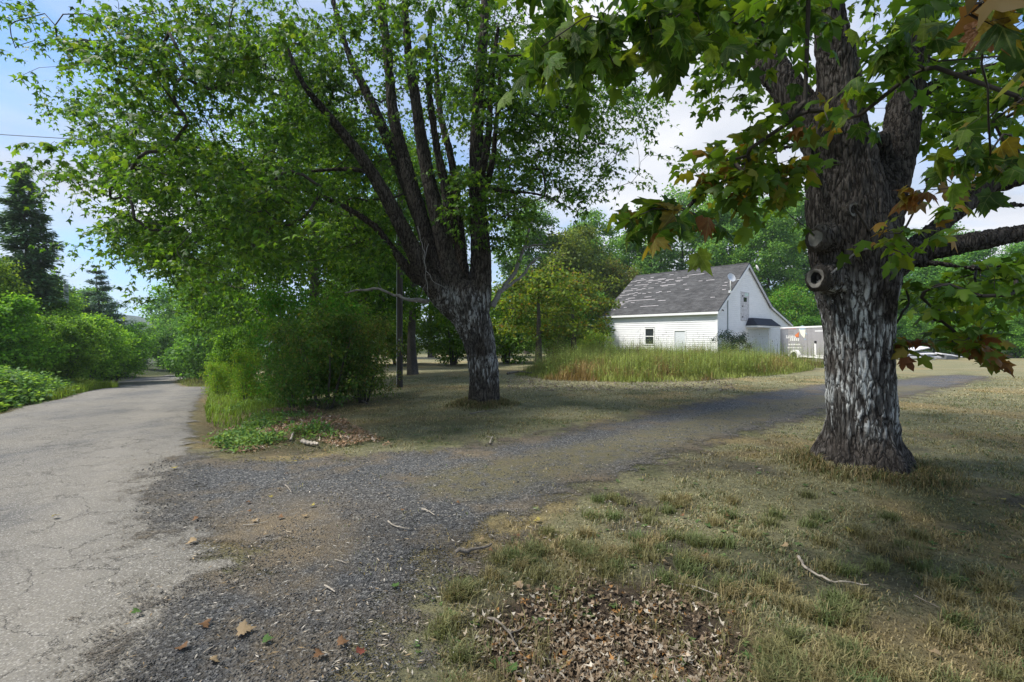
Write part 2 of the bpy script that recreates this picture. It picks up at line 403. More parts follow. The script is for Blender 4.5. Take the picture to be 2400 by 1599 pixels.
ea = t.math('ADD', t.attr('edge', 'Fac'), t.math('ADD', t.math('MULTIPLY', t.math('SUBTRACT', t.noise(2.5, 6, .7), .5), 2.4), t.math('MULTIPLY', t.math('SUBTRACT', t.noise(80, 3, .8), .5), 2.0)))
alpha = t.math('GREATER_THAN', ea, 0.0)
M['asphalt'] = t.done(t.bsdf(c, .9, .25, t.bump(t.math('ADD', t.math('MULTIPLY', crack, .6), t.math('MULTIPLY', fine, .5)), .7, .012)), alpha)
# gravel drive
t = NT('gravel')
big = t.noise(1.1, 4, .6); fine = t.noise(70, 4, .75); st = t.vor(70, 'F1', out='Color'); sd = t.vor(70)
sc2 = t.n('SeparateColor'); t.t.links.new(st, sc2.inputs[0])
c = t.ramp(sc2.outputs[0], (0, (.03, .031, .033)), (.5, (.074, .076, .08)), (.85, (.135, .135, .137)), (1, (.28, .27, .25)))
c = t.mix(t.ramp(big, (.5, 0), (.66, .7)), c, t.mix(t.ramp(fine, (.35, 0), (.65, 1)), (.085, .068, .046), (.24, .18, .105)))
c = t.mix(t.math('MULTIPLY', t.attr('turf', 'Fac'), t.ramp(t.noise(6, 5, .7), (.32, 0), (.58, 1))), c, t.mix(t.ramp(fine, (.35, 0), (.65, 1)), (.075, .072, .035), (.2, .17, .09)))
c = t.mix(t.math('MULTIPLY', t.attr('tan', 'Fac'), t.ramp(t.noise(3.2, 5, .7), (.3, .15), (.6, 1))), c, t.mix(t.ramp(fine, (.35, 0), (.65, 1)), (.1, .078, .052), (.27, .21, .13)))
ea = t.math('ADD', t.attr('edge', 'Fac'), t.math('ADD', t.math('MULTIPLY', t.math('SUBTRACT', t.noise(2.2, 6, .75), .5), 2.6), t.math('MULTIPLY', t.math('SUBTRACT', t.noise(85, 3, .8), .5), 2.2)))
M['gravel'] = t.done(t.bsdf(c, .85, .25, t.bump(t.math('ADD', t.math('MULTIPLY', sd, .8), fine), .9, .018)), t.math('GREATER_THAN', ea, 0.0))
RE = np.minimum(-RD, RD + RW) * 2.2
subset((RD < .7) & (RD > -RW - .7) & (gy < 95), .006, 'road', M['asphalt'], {'edge': RE, 'lane': (RD + RW) / RW})
# two wheel tracks with a turf strip between them, further up the drive
mid_line = np.array([G(a, b)[:2] for a, b in [(1100, 1130), (1300, 1085), (1500, 1040), (1700, 985), (1880, 945), (2150, 908)]])
dm = np.full(len(gx), 9.)
for a, b in zip(mid_line[:-1], mid_line[1:]):
    ab = b - a; tt = np.clip(((gx - a[0]) * ab[0] + (gy - a[1]) * ab[1]) / (ab @ ab), 0, 1)
    dm = np.minimum(dm, np.hypot(gx - a[0] - tt * ab[0], gy - a[1] - tt * ab[1]))
turf = .85 * sstep(.75, .3, dm)
tanm = np.maximum(sstep(.6, -.2, -DSD) * .5, .95 * np.exp(-(((gx + 1.95) / .75) ** 2 + ((gy - 3.75) / .7) ** 2))) 
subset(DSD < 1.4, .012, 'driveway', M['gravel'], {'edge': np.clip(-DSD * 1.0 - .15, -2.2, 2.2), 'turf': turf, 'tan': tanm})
# distant wooded hills
def hills(name, Y0, x0, x1, top, colr, seed):
    n = 160; X = np.linspace(x0, x1, n); rows = 14
    V = []
    for r in range(rows):
        f = r / (rows - 1)
        hh = top * (np.sin(f * math.pi / 2)) * (.75 + .5 * n2(X, 0 * X + seed, .006, seed)) + (f > .3) * 5 * (n2(X, 0 * X + r * 31, .09, seed + r) - .5)
        V.append(np.stack([X, 0 * X + Y0 + f * 160, -14 + hh], 1))
    V = np.concatenate(V); i = (np.arange(rows - 1)[:, None] * n + np.arange(n - 1)[None]).ravel()
    t = NT(name); f = t.noise(.09, 6, .7)
    m = t.done(t.bsdf(t.ramp(f, (.35, tuple(c * .6 for c in colr)), (.65, colr)), .95, .05, t.bump(f, 1, 3)))
    link(name, mesh_np(name, V, np.stack([i, i + 1, i + n + 1, i + n], 1), [m], smooth=False), kind='structure')
hills('hills', 420, -900, 700, 36, (.045, .075, .045), 4)
# ------------------------------------------------------------------ the white barn
A_ = math.atan2(.6615, .75)
BX = np.array([math.cos(A_), math.sin(A_), 0]); BY = np.array([-math.sin(A_), math.cos(A_), 0])
BO = np.array([14.87, 34.0, -.32])
barn = link('barn', None, loc=BO, rot=(0, 0, A_), label='white clapboard barn with a patched grey shingle roof and lean-to, behind tall weeds', cat='barn')
def BR(px, py, n, d):
    """view ray onto a plane of the barn; n, d in barn coordinates -> local point"""
    R = np.stack([BX, BY, [0, 0, 1]]); o = R @ (np.array([0, 0, EYE]) - BO); r = R @ np.array([(px - 1200) / FPX, 1, -(py - HOR) / FPX])
    n = np.array(n, float); return o + r * ((d - n @ o) / (n @ r))
def F5(x, y): return BR(1380 + x / 6.534, 600 + y / 6.534, (1, 0, 0), 0)          # front wall (enlargement 5)
def F6(x, y): return BR(1650 + x / 6.03, 600 + y / 6.03, (0, 1, 0), 0)            # gable wall (enlargement 6)
BL = 10.1; EV = 3.87; PK = (5.17, 7.69); BK = (9.92, 4.50); LT = (14.7, 3.05)
def prof(x):
    return np.interp(x, [0, PK[0], BK[0], LT[0]], [EV, PK[1], BK[1], LT[1]])
t = NT('white_clapboard'); f = t.noise(1.4, 5, .6, stretch=(1, 1, 2.5)); f2 = t.noise(9, 5, .7, stretch=(.25, .25, 2))
c = t.mix(t.ramp(f, (.35, 0), (.7, 1)), (.80, .80, .80), (.72, .725, .73)); c = t.mix(t.ramp(f2, (.6, 0), (.8, .35)), c, (.55, .54, .5))
oi = t.n('ObjectInfo'); c = t.mix(1.0, c, t.ramp(oi.outputs['Random'], (0, .97), (1, 1.0)), 'MULTIPLY')
M['clap'] = t.done(t.bsdf(c, .55, .3))
M['trim'] = flat('white_trim', (.78, .78, .77), .55, var=.05)
M['glass'] = flat('dark_glass', (.03, .035, .04), .08, .6, .3)
M['weather'] = flat('weathered_board', (.50, .49, .50), .8, var=.3, scale=9, bump=.3)
M['black'] = flat('black_plastic_and_hole_shade', (.02, .02, .022), .5)
M['dark_shingle'] = flat('dark_shingle', (.028, .032, .045), .8, var=.3, scale=14, bump=.4)
M['dgrey'] = flat('grey_door_paint', (.60, .63, .65), .5, var=.06)
M['grey_core'] = flat('wall_core', (.45, .45, .45), .9)  # plain grey core behind the boards
# openings in barn coordinates (from the photograph)
w0, w1 = F5(868, 1115), F5(1000, 1350); d0, d1 = F5(1318, 1150), F5(1478, 1490)
win = (w1[1], w0[1], w1[2], w0[2]); dor = (d1[1], d0[1], 0.22, d0[2])
l0, l1 = F6(520, 515), F6(625, 905); loft = (l0[0], l1[0], l1[2], l0[2])
g0, g1 = F6(608, 1035), F6(905, 1300); gar = (g0[0], g1[0], .08, g0[2])
fw = MB().box(.03, .12, .02, BL - .02, 0, EV - .02).build('wall', M['grey_core'], barn)
gw = MB().prism([(.13, 0), (LT[0] - .02, 0), (LT[0] - .02, LT[1] - .05), (BK[0], BK[1] - .04), (PK[0], PK[1] - .05), (.13, EV - .02)], 'y', .03, .12).build('wall', M['grey_core'], barn)
bw = MB().prism([(.13, 0), (LT[0] - .02, 0), (LT[0] - .02, LT[1] - .05), (BK[0], BK[1] - .04), (PK[0], PK[1] - .05), (.13, EV - .02)], 'y', BL - .1, BL - .02).build('wall', M['clap'], barn)
rw = MB().box(LT[0] - .12, LT[0] - .03, .13, BL - .12, 0, LT[1] - .06).build('wall', M['clap'], barn)
EXP = .152
def clap(axis, a, b, z, z2, parent):
    """one bevel-sided board, thin at the top; axis 'y' runs along the front wall, 'x' along the gable"""
    if b - a < .06: return
    q = [(-.030, z), (-.030, z + .012), (.004, z2), (.03, z2), (.03, z)]
    (MB().prism(q, 'y', a, b) if axis == 'y' else MB().add(
        [(x, p[0], p[1]) for x in (a, b) for p in q],
        [(0, 1, 2, 3, 4), (9, 8, 7, 6, 5)] + [(i, (i + 1) % 5, 5 + (i + 1) % 5, 5 + i) for i in range(5)])).build('clapboard', M['clap'], parent)
def spans(a, b, z, z2, holes):
    s = [(a, b)]
    for h in holes:
        if z2 > h[2] + .01 and z < h[3] - .01:
            s = [q for p in s for q in ((p[0], min(p[1], h[0] - .06)), (max(p[0], h[1] + .06), p[1])) if q[1] - q[0] > .05]
    return s
z = .1
while z < EV - .1:
    z2 = min(z + EXP + .01, EV - .06)
    for a, b in spans(.12, BL - .12, z, z2, [win, dor]): clap('y', a, b, z, z2, fw)
    z += EXP
z = .1
while z < PK[1] - .25:
    z2 = z + EXP + .01
    xa = .12 if z2 < EV - .1 else (z2 - EV) * PK[0] / (PK[1] - EV) + .16
    if z2 < LT[1] - .15: xb = LT[0] - .12
    elif z2 < BK[1] - .1: xb = BK[0] + (BK[1] - z2) * (LT[0] - BK[0]) / (BK[1] - LT[1]) - .2
    else: xb = PK[0] + (PK[1] - z2) * (BK[0] - PK[0]) / (PK[1] - BK[1]) - .16
    for a, b in spans(xa, xb, z, z2, [loft, gar]): clap('x', a, b, z, z2, gw)
    z += EXP
for nm, (a, b, c_, d) in (('corner_board', (-.045, .13, -.045, .11)), ('corner_board', (-.045, .1, BL - .12, BL + .02)), ('corner_board', (LT[0] - .13, LT[0] + .02, -.045, .1))):
    MB().box(a, b, c_, d, 0, (EV if a < 1 else LT[1]) - .08).build(nm, M['trim'], barn, bevel=.006)
MB().box(BK[0] - .06, BK[0] + .07, -.03, .02, 0, BK[1] - .15).build('corner_board', M['clap'], barn)
# window: frame, two sashes
wf = MB().box(-.06, .03, win[0] - .06, win[1] + .06, win[3] - .02, win[3] + .07).box(-.06, .03, win[0] - .06, win[1] + .06, win[2] - .08, win[2]).box(-.055, .03, win[0] - .06, win[0] + .03, win[2], win[3] - .02).box(-.055, .03, win[1] - .03, win[1] + .06, win[2], win[3] - .02).build('window', M['trim'], barn)
zm = (win[2] + win[3]) / 2
MB().box(-.035, .02, win[0] + .035, win[1] - .035, zm - .035, zm + .035).build('meeting_rail', M['trim'], wf)
MB().box(.0, .025, win[0] + .03, win[1] - .03, zm + .035, win[3] - .02).build('pane', M['glass'], wf)
MB().box(-.012, .012, win[0] + .03, win[1] - .03, win[2], zm - .035).build('pane', M['glass'], wf)
# door
df = MB().box(-.05, .03, dor[0] - .07, dor[1] + .07, dor[3], dor[3] + .08).box(-.045, .03, dor[0] - .07, dor[0], 0.1, dor[3]).box(-.045, .03, dor[1], dor[1] + .07, 0.1, dor[3]).build('door', M['trim'], barn)
MB().box(.0, .03, dor[0] + .003, dor[1] - .003, .2, dor[3] - .003).box(-.008, .0, dor[0] + .12, dor[1] - .12, .35, 1.0).box(-.008, .0, dor[0] + .12, dor[1] - .12, 1.15, 1.95).build('door_leaf', M['dgrey'], df)
MB().box(-.06, -.0, dor[0] + .06, dor[0] + .1, 1.1, 1.14).build('handle', M['black'], df)
MB().box(-.5, -.05, dor[0] - .1, dor[1] + .1, -.1, .16).build('door_step', M['weather'], barn)
# loft door: weathered planks and a little window
lf = MB().box(loft[0] - .05, loft[1] + .05, -.05, .03, loft[3], loft[3] + .06).box(loft[0] - .05, loft[1] + .05, -.06, .03, loft[2] - .07, loft[2]).box(loft[0] - .05, loft[0], -.048, .03, loft[2], loft[3]).box(loft[1], loft[1] + .05, -.048, .03, loft[2], loft[3]).build('loft_door', M['weather'], barn)
npk = 4
for i in range(npk):
    a = loft[0] + (loft[1] - loft[0]) * i / npk; b = loft[0] + (loft[1] - loft[0]) * (i + 1) / npk
    MB().box(a + .006, b - .006, -.03 - .004 * (i % 2), .02, loft[2] + .003, loft[3] - .003).build('plank', M['weather'], lf)
p0, p1 = F6(553, 585), F6(597, 652)
MB().box(p0[0], p1[0], -.045, -.036, p1[2], p0[2]).build('pane', M['glass'], lf)
p0, p1 = F6(570, 525), F6(620, 575)
MB().box(p0[0], p1[0], -.043, -.036, p1[2], p0[2]).build('pale_patch', flat('pale_green_paint', (.5, .62, .58), .7), lf)
for yy in (565, 712, 862):
    p0 = F6(540, yy); MB().box(p0[0] - .09, p0[0] + .06, -.06, -.036, p0[2] - .05, p0[2] + .05).build('hinge', M['black'], lf)
# garage door with a dark hipped canopy
gf = MB().box(gar[0] - .08, gar[0] + .05, -.05, .03, .05, gar[3]).box(gar[1] - .05, gar[1] + .08, -.05, .03, .05, gar[3]).box(gar[0] - .08, gar[1] + .08, -.05, .03, gar[3], gar[3] + .12).build('garage_door', M['trim'], barn)
for i in range(4):
    za = .1 + (gar[3] - .1) * i / 4; zb = .1 + (gar[3] - .1) * (i + 1) / 4
    MB().box(gar[0] + .053, gar[1] - .053, -.012, .02, za + .006, zb - .006).build('door_panel', M['dgrey'], gf)
p0 = F6(585, 1012); p1 = F6(1000, 1012); cz = p0[2]; xa, xb = gar[0] - .35, gar[1] + .35
cz = gar[3] + .14
cp = MB().hexa([(xa, -.95, cz + .14), (xb, -.95, cz + .14), (xb, -.03, cz + .14), (xa, -.03, cz + .14), (xa + .55, -.35, cz + .75), (xb - .55, -.35, cz + .75), (xb - .55, -.03, cz + .75), (xa + .55, -.03, cz + .75)]).build('canopy', M['dark_shingle'], barn)
MB().box(xa + .04, xb - .04, -.9, -.03, cz, cz + .135).build('fascia', M['trim'], cp)
# roof
dz, dx = PK[1] - EV, PK[0]; SL = math.hypot(dx, dz); un = np.array([dx, 0, dz]) / SL; nn = np.array([-dz, 0, dx]) / SL
def slope(s, y, h): return np.array([0, 0, EV]) + un * s + nn * h + np.array([0, y, 0])
def slab(b, s0, s1, y0, y1, h0, h1):
    return b.hexa([slope(s0, y0, h0), slope(s0, y1, h0), slope(s1, y1, h0), slope(s1, y0, h0), slope(s0, y0, h1), slope(s0, y1, h1), slope(s1, y1, h1), slope(s1, y0, h1)])
t = NT('asphalt_shingle'); c = t.mix(1.0, t.attr('col'), t.ramp(t.noise(1.2, 4, .6, stretch=(1, 1, .5)), (.3, .78), (.7, 1.2)), 'MULTIPLY')
c = t.mix(t.ramp(t.noise(30, 4, .7), (.4, 0), (.7, .4)), c, t.mix(1.0, c, (1.5, 1.45, 1.4), 'MULTIPLY'))
M['shingle'] = t.done(t.bsdf(c, .9, .15, t.bump(t.noise(60, 3), .4, .01)))
M['strip'] = flat('bare_felt_strip', (.33, .31, .31), .85, var=.2, scale=5)
rf = slab(MB(), -.28, SL + .01, -.18, BL + .18, -.02, .05).build('roof', flat('roof_deck', (.08, .08, .082), .9, var=.25, scale=8), barn)
def rslab(x0, z0, x1, z1, h0, h1, y0, y1, nm, mat, par):
    u = np.array([x1 - x0, z1 - z0]); L = np.hypot(*u); u /= L; n = np.array([-u[1], u[0]])
    q = [np.array([x0, z0]) + n * h0, np.array([x1, z1]) + n * h0, np.array([x1, z1]) + n * h1, np.array([x0, z0]) + n * h1]
    return MB().prism([tuple(p) for p in q], 'y', y0, y1).build(nm, mat, par)
rslab(PK[0] + .02, PK[1], BK[0], BK[1], -.02, .06, -.18, BL + .18, 'roof', bpy.data.materials['roof_deck'], barn)
rslab(BK[0], BK[1] + .01, LT[0] + .25, LT[1] - .07, -.02, .06, -.178, BL + .178, 'roof', bpy.data.materials['roof_deck'], barn)
MB().box(PK[0] - .09, PK[0] + .09, -.17, BL + .17, PK[1] + .02, PK[1] + .095).build('ridge_cap', M['dark_shingle'] if False else bpy.data.materials['roof_deck'], rf)
# rake boards and eave fascia
rslab(-.2, EV - .17, PK[0], PK[1] - .02, -.17, -.025, -.2, -.12, 'rake_board', M['trim'], barn)
rslab(PK[0] + .01, PK[1] - .03, BK[0], BK[1] - .02, -.19, -.025, -.2, -.12, 'rake_board', M['weather'], barn)
rslab(BK[0], BK[1] - .02, LT[0] + .25, LT[1] - .09, -.16, -.025, -.198, -.12, 'rake_board', M['trim'], barn)
rslab(-.2, EV - .17, PK[0], PK[1] - .02, -.17, -.025, BL + .12, BL + .2, 'rake_board', M['trim'], barn)
MB().box(-.3, -.21, -.2, BL + .2, EV - .34, EV - .17).build('eave_fascia', M['trim'], barn)
MB().box(-.205, -.03, -.1, BL + .1, EV - .3, EV - .27).build('soffit', M['trim'], barn)
# bare strips where shingles have blown off, then the shingles themselves
ST = [(800,830,355),(945,985,340),(1065,1165,358),(1235,1285,297),(1510,1745,300),(1425,1515,340),(1345,1390,350),(720,855,385),(640,715,408),(920,970,375),(880,1135,388),(1185,1290,368),(1330,1430,380),(740,780,420),(905,945,420),(1060,1095,405),(1165,1205,397),(1340,1390,397),(1675,1725,400),(1795,1905,387),(710,900,450),(1015,1055,430),(1115,1165,418),(1100,1315,450),(1445,1490,440),(580,650,462),(835,880,475),(650,735,507),(915,985,497),(1120,1200,467),(530,655,547),(720,800,533),(810,855,512),(1465,1520,530),(500,535,582),(595,690,590),(700,740,570),(750,790,577),(905,945,572),(1020,1065,577),(1070,1110,553),(1190,1240,563),(815,860,592),(480,600,612),(675,715,620),(850,945,640),(445,490,650),(600,690,658),(555,600,680),(1860,1920,645),(380,590,715),(600,985,692),(1060,1165,690),(400,500,735),(410,545,747),(640,690,722),(465,510,765),(790,1050,775),(535,570,797),(340,390,803),(2040,2100,470),(2080,2120,410),(2035,2085,528),(320,400,835)]
for a, b, y in ST:
    q = [BR(1380 + x / 6.534, 600 + (y + (3 if k else -3)) / 6.534, nn, nn @ np.array([0, 0, EV]) + .075) for k, x in enumerate((a, b))]
    s = np.mean([(p - np.array([0, 0, EV])) @ un for p in q]); s = round(s / .148) * .148 + .06
    y0, y1 = sorted([q[0][1], q[1][1]])
    y0, y1 = max(-.15, y0), min(BL + .15, y1)
    if y1 - y0 > .04: slab(MB(), s, s + .075, y0, y1, .052, .085).build('bare_strip', M['strip'], rf)
b = MB(); cols = []; r_ = random.Random(3)
s = -.29; row = 0
while s < SL - .05:
    y = -.18 - (row % 2) * .16
    while y < BL + .18:
        a, e = max(y + .004, -.18), min(y + .318, BL + .18)
        if e - a > .03:
            hh = .062 + r_.random() * .008
            b.hexa([slope(s, a, .05), slope(s, e, .05), slope(s + .145, e, .051), slope(s + .145, a, .051), slope(s, a, hh), slope(s, e, hh), slope(s + .145, e, .056), slope(s + .145, a, .056)])
            k = .75 + .5 * r_.random(); cols += [(.072 * k, .072 * k, .073 * k)] * 8
        y += .322
    s += .148; row += 1
me = bpy.data.meshes.new('shingle'); me.from_pydata(b.v, [], b.f); me.materials.append(M['shingle'])
at = me.attributes.new('col', 'FLOAT_COLOR', 'POINT'); at.data.foreach_set('color', np.concatenate([np.array(cols), np.ones((len(cols), 1))], 1).astype(np.float32).ravel())
link('shingle', me, rf, kind='stuff')
# fittings: satellite dish on a post, cable, cameras
M['grey_metal'] = flat('galvanised_metal', (.55, .56, .57), .45, metal=.4)
dish = link('satellite_dish', None, loc=(0, 0, 0), label='small white satellite dish on a post at the barn roof edge', cat='dish')
dish.parent = barn
for k_ in ('label', 'category'): del dish[k_]
q0 = F6(328, 505); q1 = F6(328, 270)
MB().tube([(q0[0], -.24, q0[2]), (q1[0], -.24, q1[2])], .035, 8).build('post', M['trim'], dish, smooth=True)
MB().box(q0[0] - .22, q0[0] + .2, -.27, -.2, q0[2] - .12, q0[2] + .05).build('bracket', M['trim'], dish)
def disc(nm, c, n, r, depth, mat, par):
    n = nrm(np.array(n, float)); a = nrm(np.cross(n, [0, 0, 1.])); bb = np.cross(n, a); V = []; F = []
    for i in range(6):
        for j in range(20):
            th = j * math.pi / 10; rr = r * i / 5
            V.append(np.array(c) + rr * (math.cos(th) * a + math.sin(th) * bb) + n * depth * (i / 5) ** 2)
    for i in range(5):
        for j in range(20): F.append((i * 20 + j, i * 20 + (j + 1) % 20, i * 20 + 20 + (j + 1) % 20, i * 20 + 20 + j))
    m_ = MB(); m_.add(V, F); return m_.build(nm, mat, par, smooth=True)
disc('reflector', (q1[0] - .1, -.32, q1[2] - .25), (-.4, -.85, .35), .34, .08, M['grey_metal'], dish)
MB().tube([(q1[0] - .1, -.36, q1[2] - .5), (q1[0] + .42, -.75, q1[2] - .35)], .018, 6).build('feed_arm', M['trim'], dish)
q2 = F6(320, 1180)
MB().tube([(q0[0] - .02, -.06, q0[2] - .12), (q0[0] - .04, -.06, q2[2])], .03, 6).build('conduit', flat('conduit_paint', (.16, .21, .22), .5), barn)
q = F6(690, 190); disc('roof_dish', (q[0], -.3, q[2] + .05), (.5, -.7, .4), .28, .07, M['trim'], barn)
q = F6(245, 768); MB().tube([(q[0] - .12, -.2, q[2] - .03), (q[0] + .08, -.03, q[2] + .03)], .045, 8).build('camera', M['black'], barn)
q = F5(1822, 862); MB().box(-.22, -.05, q[1] - .22, q[1] + .18, q[2] - .06, q[2] + .08).box(-.25, -.2, q[1] - .18, q[1] - .02, q[2] - .16, q[2] - .04).build('floodlight', M['trim'], barn)

# ------------------------------------------------------------------ cargo trailer beside the barn
TRA = np.array([20.75, 30.2]); TRB = np.array([21.1, 36.9])          # near and far end of the side we see (seen at a shallow angle)
tdir = nrm(TRB - TRA); TL = float(np.linalg.norm(TRB - TRA)); tz = H1(21.5, 33)
tr = link('cargo_trailer', None, loc=(TRA[0], TRA[1], tz), rot=(0, 0, math.atan2(tdir[1], tdir[0])), label='silver enclosed cargo trailer with faded lettering and a painted fish, beside the barn', cat='trailer')
# local x runs along the trailer away from the camera, local +y is the side facing left (towards the camera)
M['alu'] = flat('aluminium_skin', (.33, .32, .33), .5, .4, .07, 2.5, metal=.1)
M['alu_shaded'] = flat('shaded_nose_skin', (.2, .21, .235), .5, .4, .1)  # darker tone paints the shade of an angled nose onto the skin
HB, HT = .52, 2.62
MB().box(0, TL, -2.0, 0, HB, HT).build('body', M['alu'], tr, bevel=.03)
MB().box(TL - 1.15, TL - .02, .002, .012, HB + .05, HT - .12).build('nose_panel', M['alu_shaded'], tr)
MB().box(-.02, TL + .02, -2.03, .03, HT - .06, HT + .05).build('roof_rail', M['trim'], tr)
MB().box(-.02, TL - 1.2, .003, .03, HB - .06, HB + .06).build('lower_rail', M['trim'], tr)
MB().box(-.03, .06, -.08, .02, HB, HT - .07).build('corner_post', M['trim'], tr)
dd = link('side_door', MB().box(.25, 2.05, .004, .014, HB + .16, HT - .36).build('x', M['alu'], tr).data, tr)
bpy.data.objects.remove(bpy.data.objects['x'])
MB().box(.2, 2.1, .004, .02, HT - .34, HT - .27).build('door_trim', M['trim'], dd)
MB().box(.2, 2.1, .004, .02, HB + .09, HB + .155).build('door_trim', M['trim'], dd)
MB().box(1.95, 2.12, .016, .04, HB + .15, 1.45).build('door_bar', M['trim'], dd)
MB().box(1.9, 2.1, .016, .06, 1.5, 1.64).build('latch', M['black'], dd)
for k in range(14):
    MB().box(.3 + k * .45, .32 + k * .45, .0025, .008, HB + .03, HT - .08).build('seam', M['trim'] if k == 4 else M['alu'], tr) if .3 + k * .45 < TL - 1.2 and k > 4 else None
wx = TL - 2.3
fd = MB()
ring = [(wx + .62 * math.cos(a), .42 + .55 * math.sin(a)) for a in np.linspace(0, math.pi, 13)] + [(wx + .46 * math.cos(a), .42 + .40 * math.sin(a)) for a in np.linspace(math.pi, 0, 13)]
for i in range(12):
    a, b2, c2, d2 = ring[i], ring[i + 1], ring[24 - i], ring[25 - i]
    fd.hexa([(a[0], .0, a[1]), (b2[0], .0, b2[1]), (c2[0], .0, c2[1]), (d2[0], .0, d2[1]), (a[0], .22, a[1]), (b2[0], .22, b2[1]), (c2[0], .22, c2[1]), (d2[0], .22, d2[1])])
fd.build('fender', M['trim'], tr)
M['rubber'] = flat('tyre_rubber', (.025, .025, .027), .8)
def wheel(x, par):
    V = []; F = []; pr = [(.2, -.02), (.33, -.02), (.36, .02), (.36, .16), (.33, .2), (.2, .2)]
    for j in range(24):
        th = j * math.pi / 12
        for r0, y0 in pr: V.append((x + r0 * math.cos(th), y0, .36 + r0 * math.sin(th)))
    for j in range(24):
        for i in range(5): F.append((j * 6 + i, ((j + 1) % 24) * 6 + i, ((j + 1) % 24) * 6 + i + 1, j * 6 + i + 1))
    w = MB().add(V, F).build('wheel', M['rubber'], par, smooth=True)
    disc('rim', (x, .17, .36), (0, -1, 0), .21, .06, M['trim'], w)
wheel(wx, tr)
MB().tube([(wx, -2, .36), (wx, .1, .36)], .05, 8).build('axle', M['black'], tr)
MB().box(TL, TL + 1.1, -1.06, -.94, .5, .58).build('tow_bar', M['black'], tr)
MB().tube([(.3, -.3, 0.02), (.3, -.3, HB)], .035, 6).build('stabiliser', M['black'], tr)
MB().box(.1, TL - .2, -1.9, -1.8, HB - .12, HB - .02).box(.1, TL - .2, -.22, -.12, HB - .12, HB - .02).build('chassis_rail', M['black'], tr)
# flat print on the side: red line, white block letters (worn, not legible), grey lines, a fish
def TRp(x, z): return (x, .0145, z)
def prnt(nm, polys, mat, off=0.0):
    b_ = MB()
    for q_ in polys: b_.prism([(x, z) for x, z in q_], 'y', .013 + off, .0155 + off)
    b_.build(nm, mat, tr, kind='stuff' if 'lettering' in nm else None)
red = flat('red_print', (.55, .16, .15), .6); whp = flat('white_print', (.7, .7, .66), .6); orange = flat('orange_print', (.6, .18, .06), .6)
fishb = flat('fish_back_print', (.32, .42, .52), .5); fishw = flat('fish_belly_print', (.72, .73, .62), .5); grp = flat('grey_print', (.3, .3, .3), .6)
def PT(px, py):
    """photograph pixel -> (x, z) on the trailer side"""
    R = np.array([[tdir[0], tdir[1], 0], [-tdir[1], tdir[0], 0], [0, 0, 1]]); o = R @ (np.array([0, 0, EYE]) - np.array([TRA[0], TRA[1], tz]))
    r = R @ np.array([(px - 1200) / FPX, 1, -(py - HOR) / FPX]); p = o + r * ((.014 - o[1]) / r[1]); return (p[0], p[2])
def Z1(x, y): return PT(1800 + x / 13.06, 740 + y / 13.06)
def bar(x0, x1, y0, y1): return [Z1(x0, y0), Z1(x1, y0), Z1(x1, y1), Z1(x0, y1)]
prnt('red_lettering', [bar(x, x + 34, 372 + (i % 3) * 3, 408) for i, x in enumerate(range(425, 850, 44))], red)
prnt('small_lettering', [bar(x, x + 26, y, y + 18) for y in (462, 522) for x in range(520, 760, 36)], grp)
prnt('white_lettering', [bar(565, 585, 600, 695), bar(585, 640, 672, 695), bar(620, 640, 610, 672)] + [bar(x, x + 26, 605 + (i % 2) * 10, 690) for i, x in enumerate(range(660, 830, 42))]
     + [bar(x, x + 38, 685 + (i % 2) * 6, 775) for i, x in enumerate(range(680, 960, 58))] + [bar(x, x + 60, 865, 905) for x in range(625, 930, 75)] + [bar(x, x + 60, 965, 998) for x in range(600, 1000, 75)], whp)
prnt('fish_emblem', [[Z1(*q_) for q_ in [(945, 400), (975, 330), (1050, 300), (1130, 330), (1155, 395), (1110, 430), (1010, 440)]]], fishb)
prnt('fish_emblem', [[Z1(*q_) for q_ in [(945, 405), (1010, 440), (1110, 430), (1150, 420), (1145, 540), (1120, 690), (1080, 670), (1000, 560)]]], fishw, .001)
prnt('fish_emblem', [[Z1(*q_) for q_ in [(945, 500), (820, 600), (850, 655), (940, 660)]]], orange, .001)
prnt('fish_emblem', [[Z1(*q_) for q_ in [(1120, 690), (1180, 735), (1110, 740)]], [Z1(1150, 500), Z1(1215, 590), Z1(1150, 560)]], fishb, .002)

# ------------------------------------------------------------------ heap of white boards and sheets past the big trunk
pb = G(2165, 843)
M['pale_board'] = flat('pale_weathered_board', (.56, .55, .56), .75, var=.2, scale=4, bump=.2)
def board(px0, px1, py, Y, th, wid, tilt, yaw, lab):
    a = P((px0 + px1) / 2, py, Y); L = (px1 - px0) / FPX * Y
    MB().box(-L / 2, L / 2, -wid / 2, wid / 2, -th / 2, th / 2).build('board', M['pale_board'], None, bevel=.012, loc=a, rot=(rad(6), tilt, yaw), label=lab, cat='board', group='heap of pale boards past the big trunk')
PY_ = pb[1]
for args in [(2088, 2190, 836, PY_, .14, 1.6, 0.0, .05, 'long lowest pale board of the heap behind the big trunk'),
             (2095, 2180, 829, PY_ + .1, .12, 1.3, -.02, -.08, 'second pale sheet lying on the lowest board of the heap'),
             (2100, 2172, 820, PY_ + .2, .10, 1.0, -.17, .1, 'pale plank propped up at a slant on top of the heap'),
             (2160, 2190, 841, PY_ - 1.0, .16, .25, 0.0, .02, 'short white block lying in the grass before the heap'),
             (2202, 2244, 832, PY_ + .3, .10, 1.0, .16, -.2, 'white sheet slanting down at the right end of the heap')]:
    board(*args)
q = P(2222, 838, PY_ + .2)
MB().box(-.55, .6, -.5, .5, -.28, .12).build('dark_crate', flat('dark_grey_crate', (.12, .13, .14), .8), None, bevel=.03, loc=(q[0], q[1] + .1, H1(q[0], q[1]) + .28), label='dark grey crate under the slanting white sheet', cat='crate')

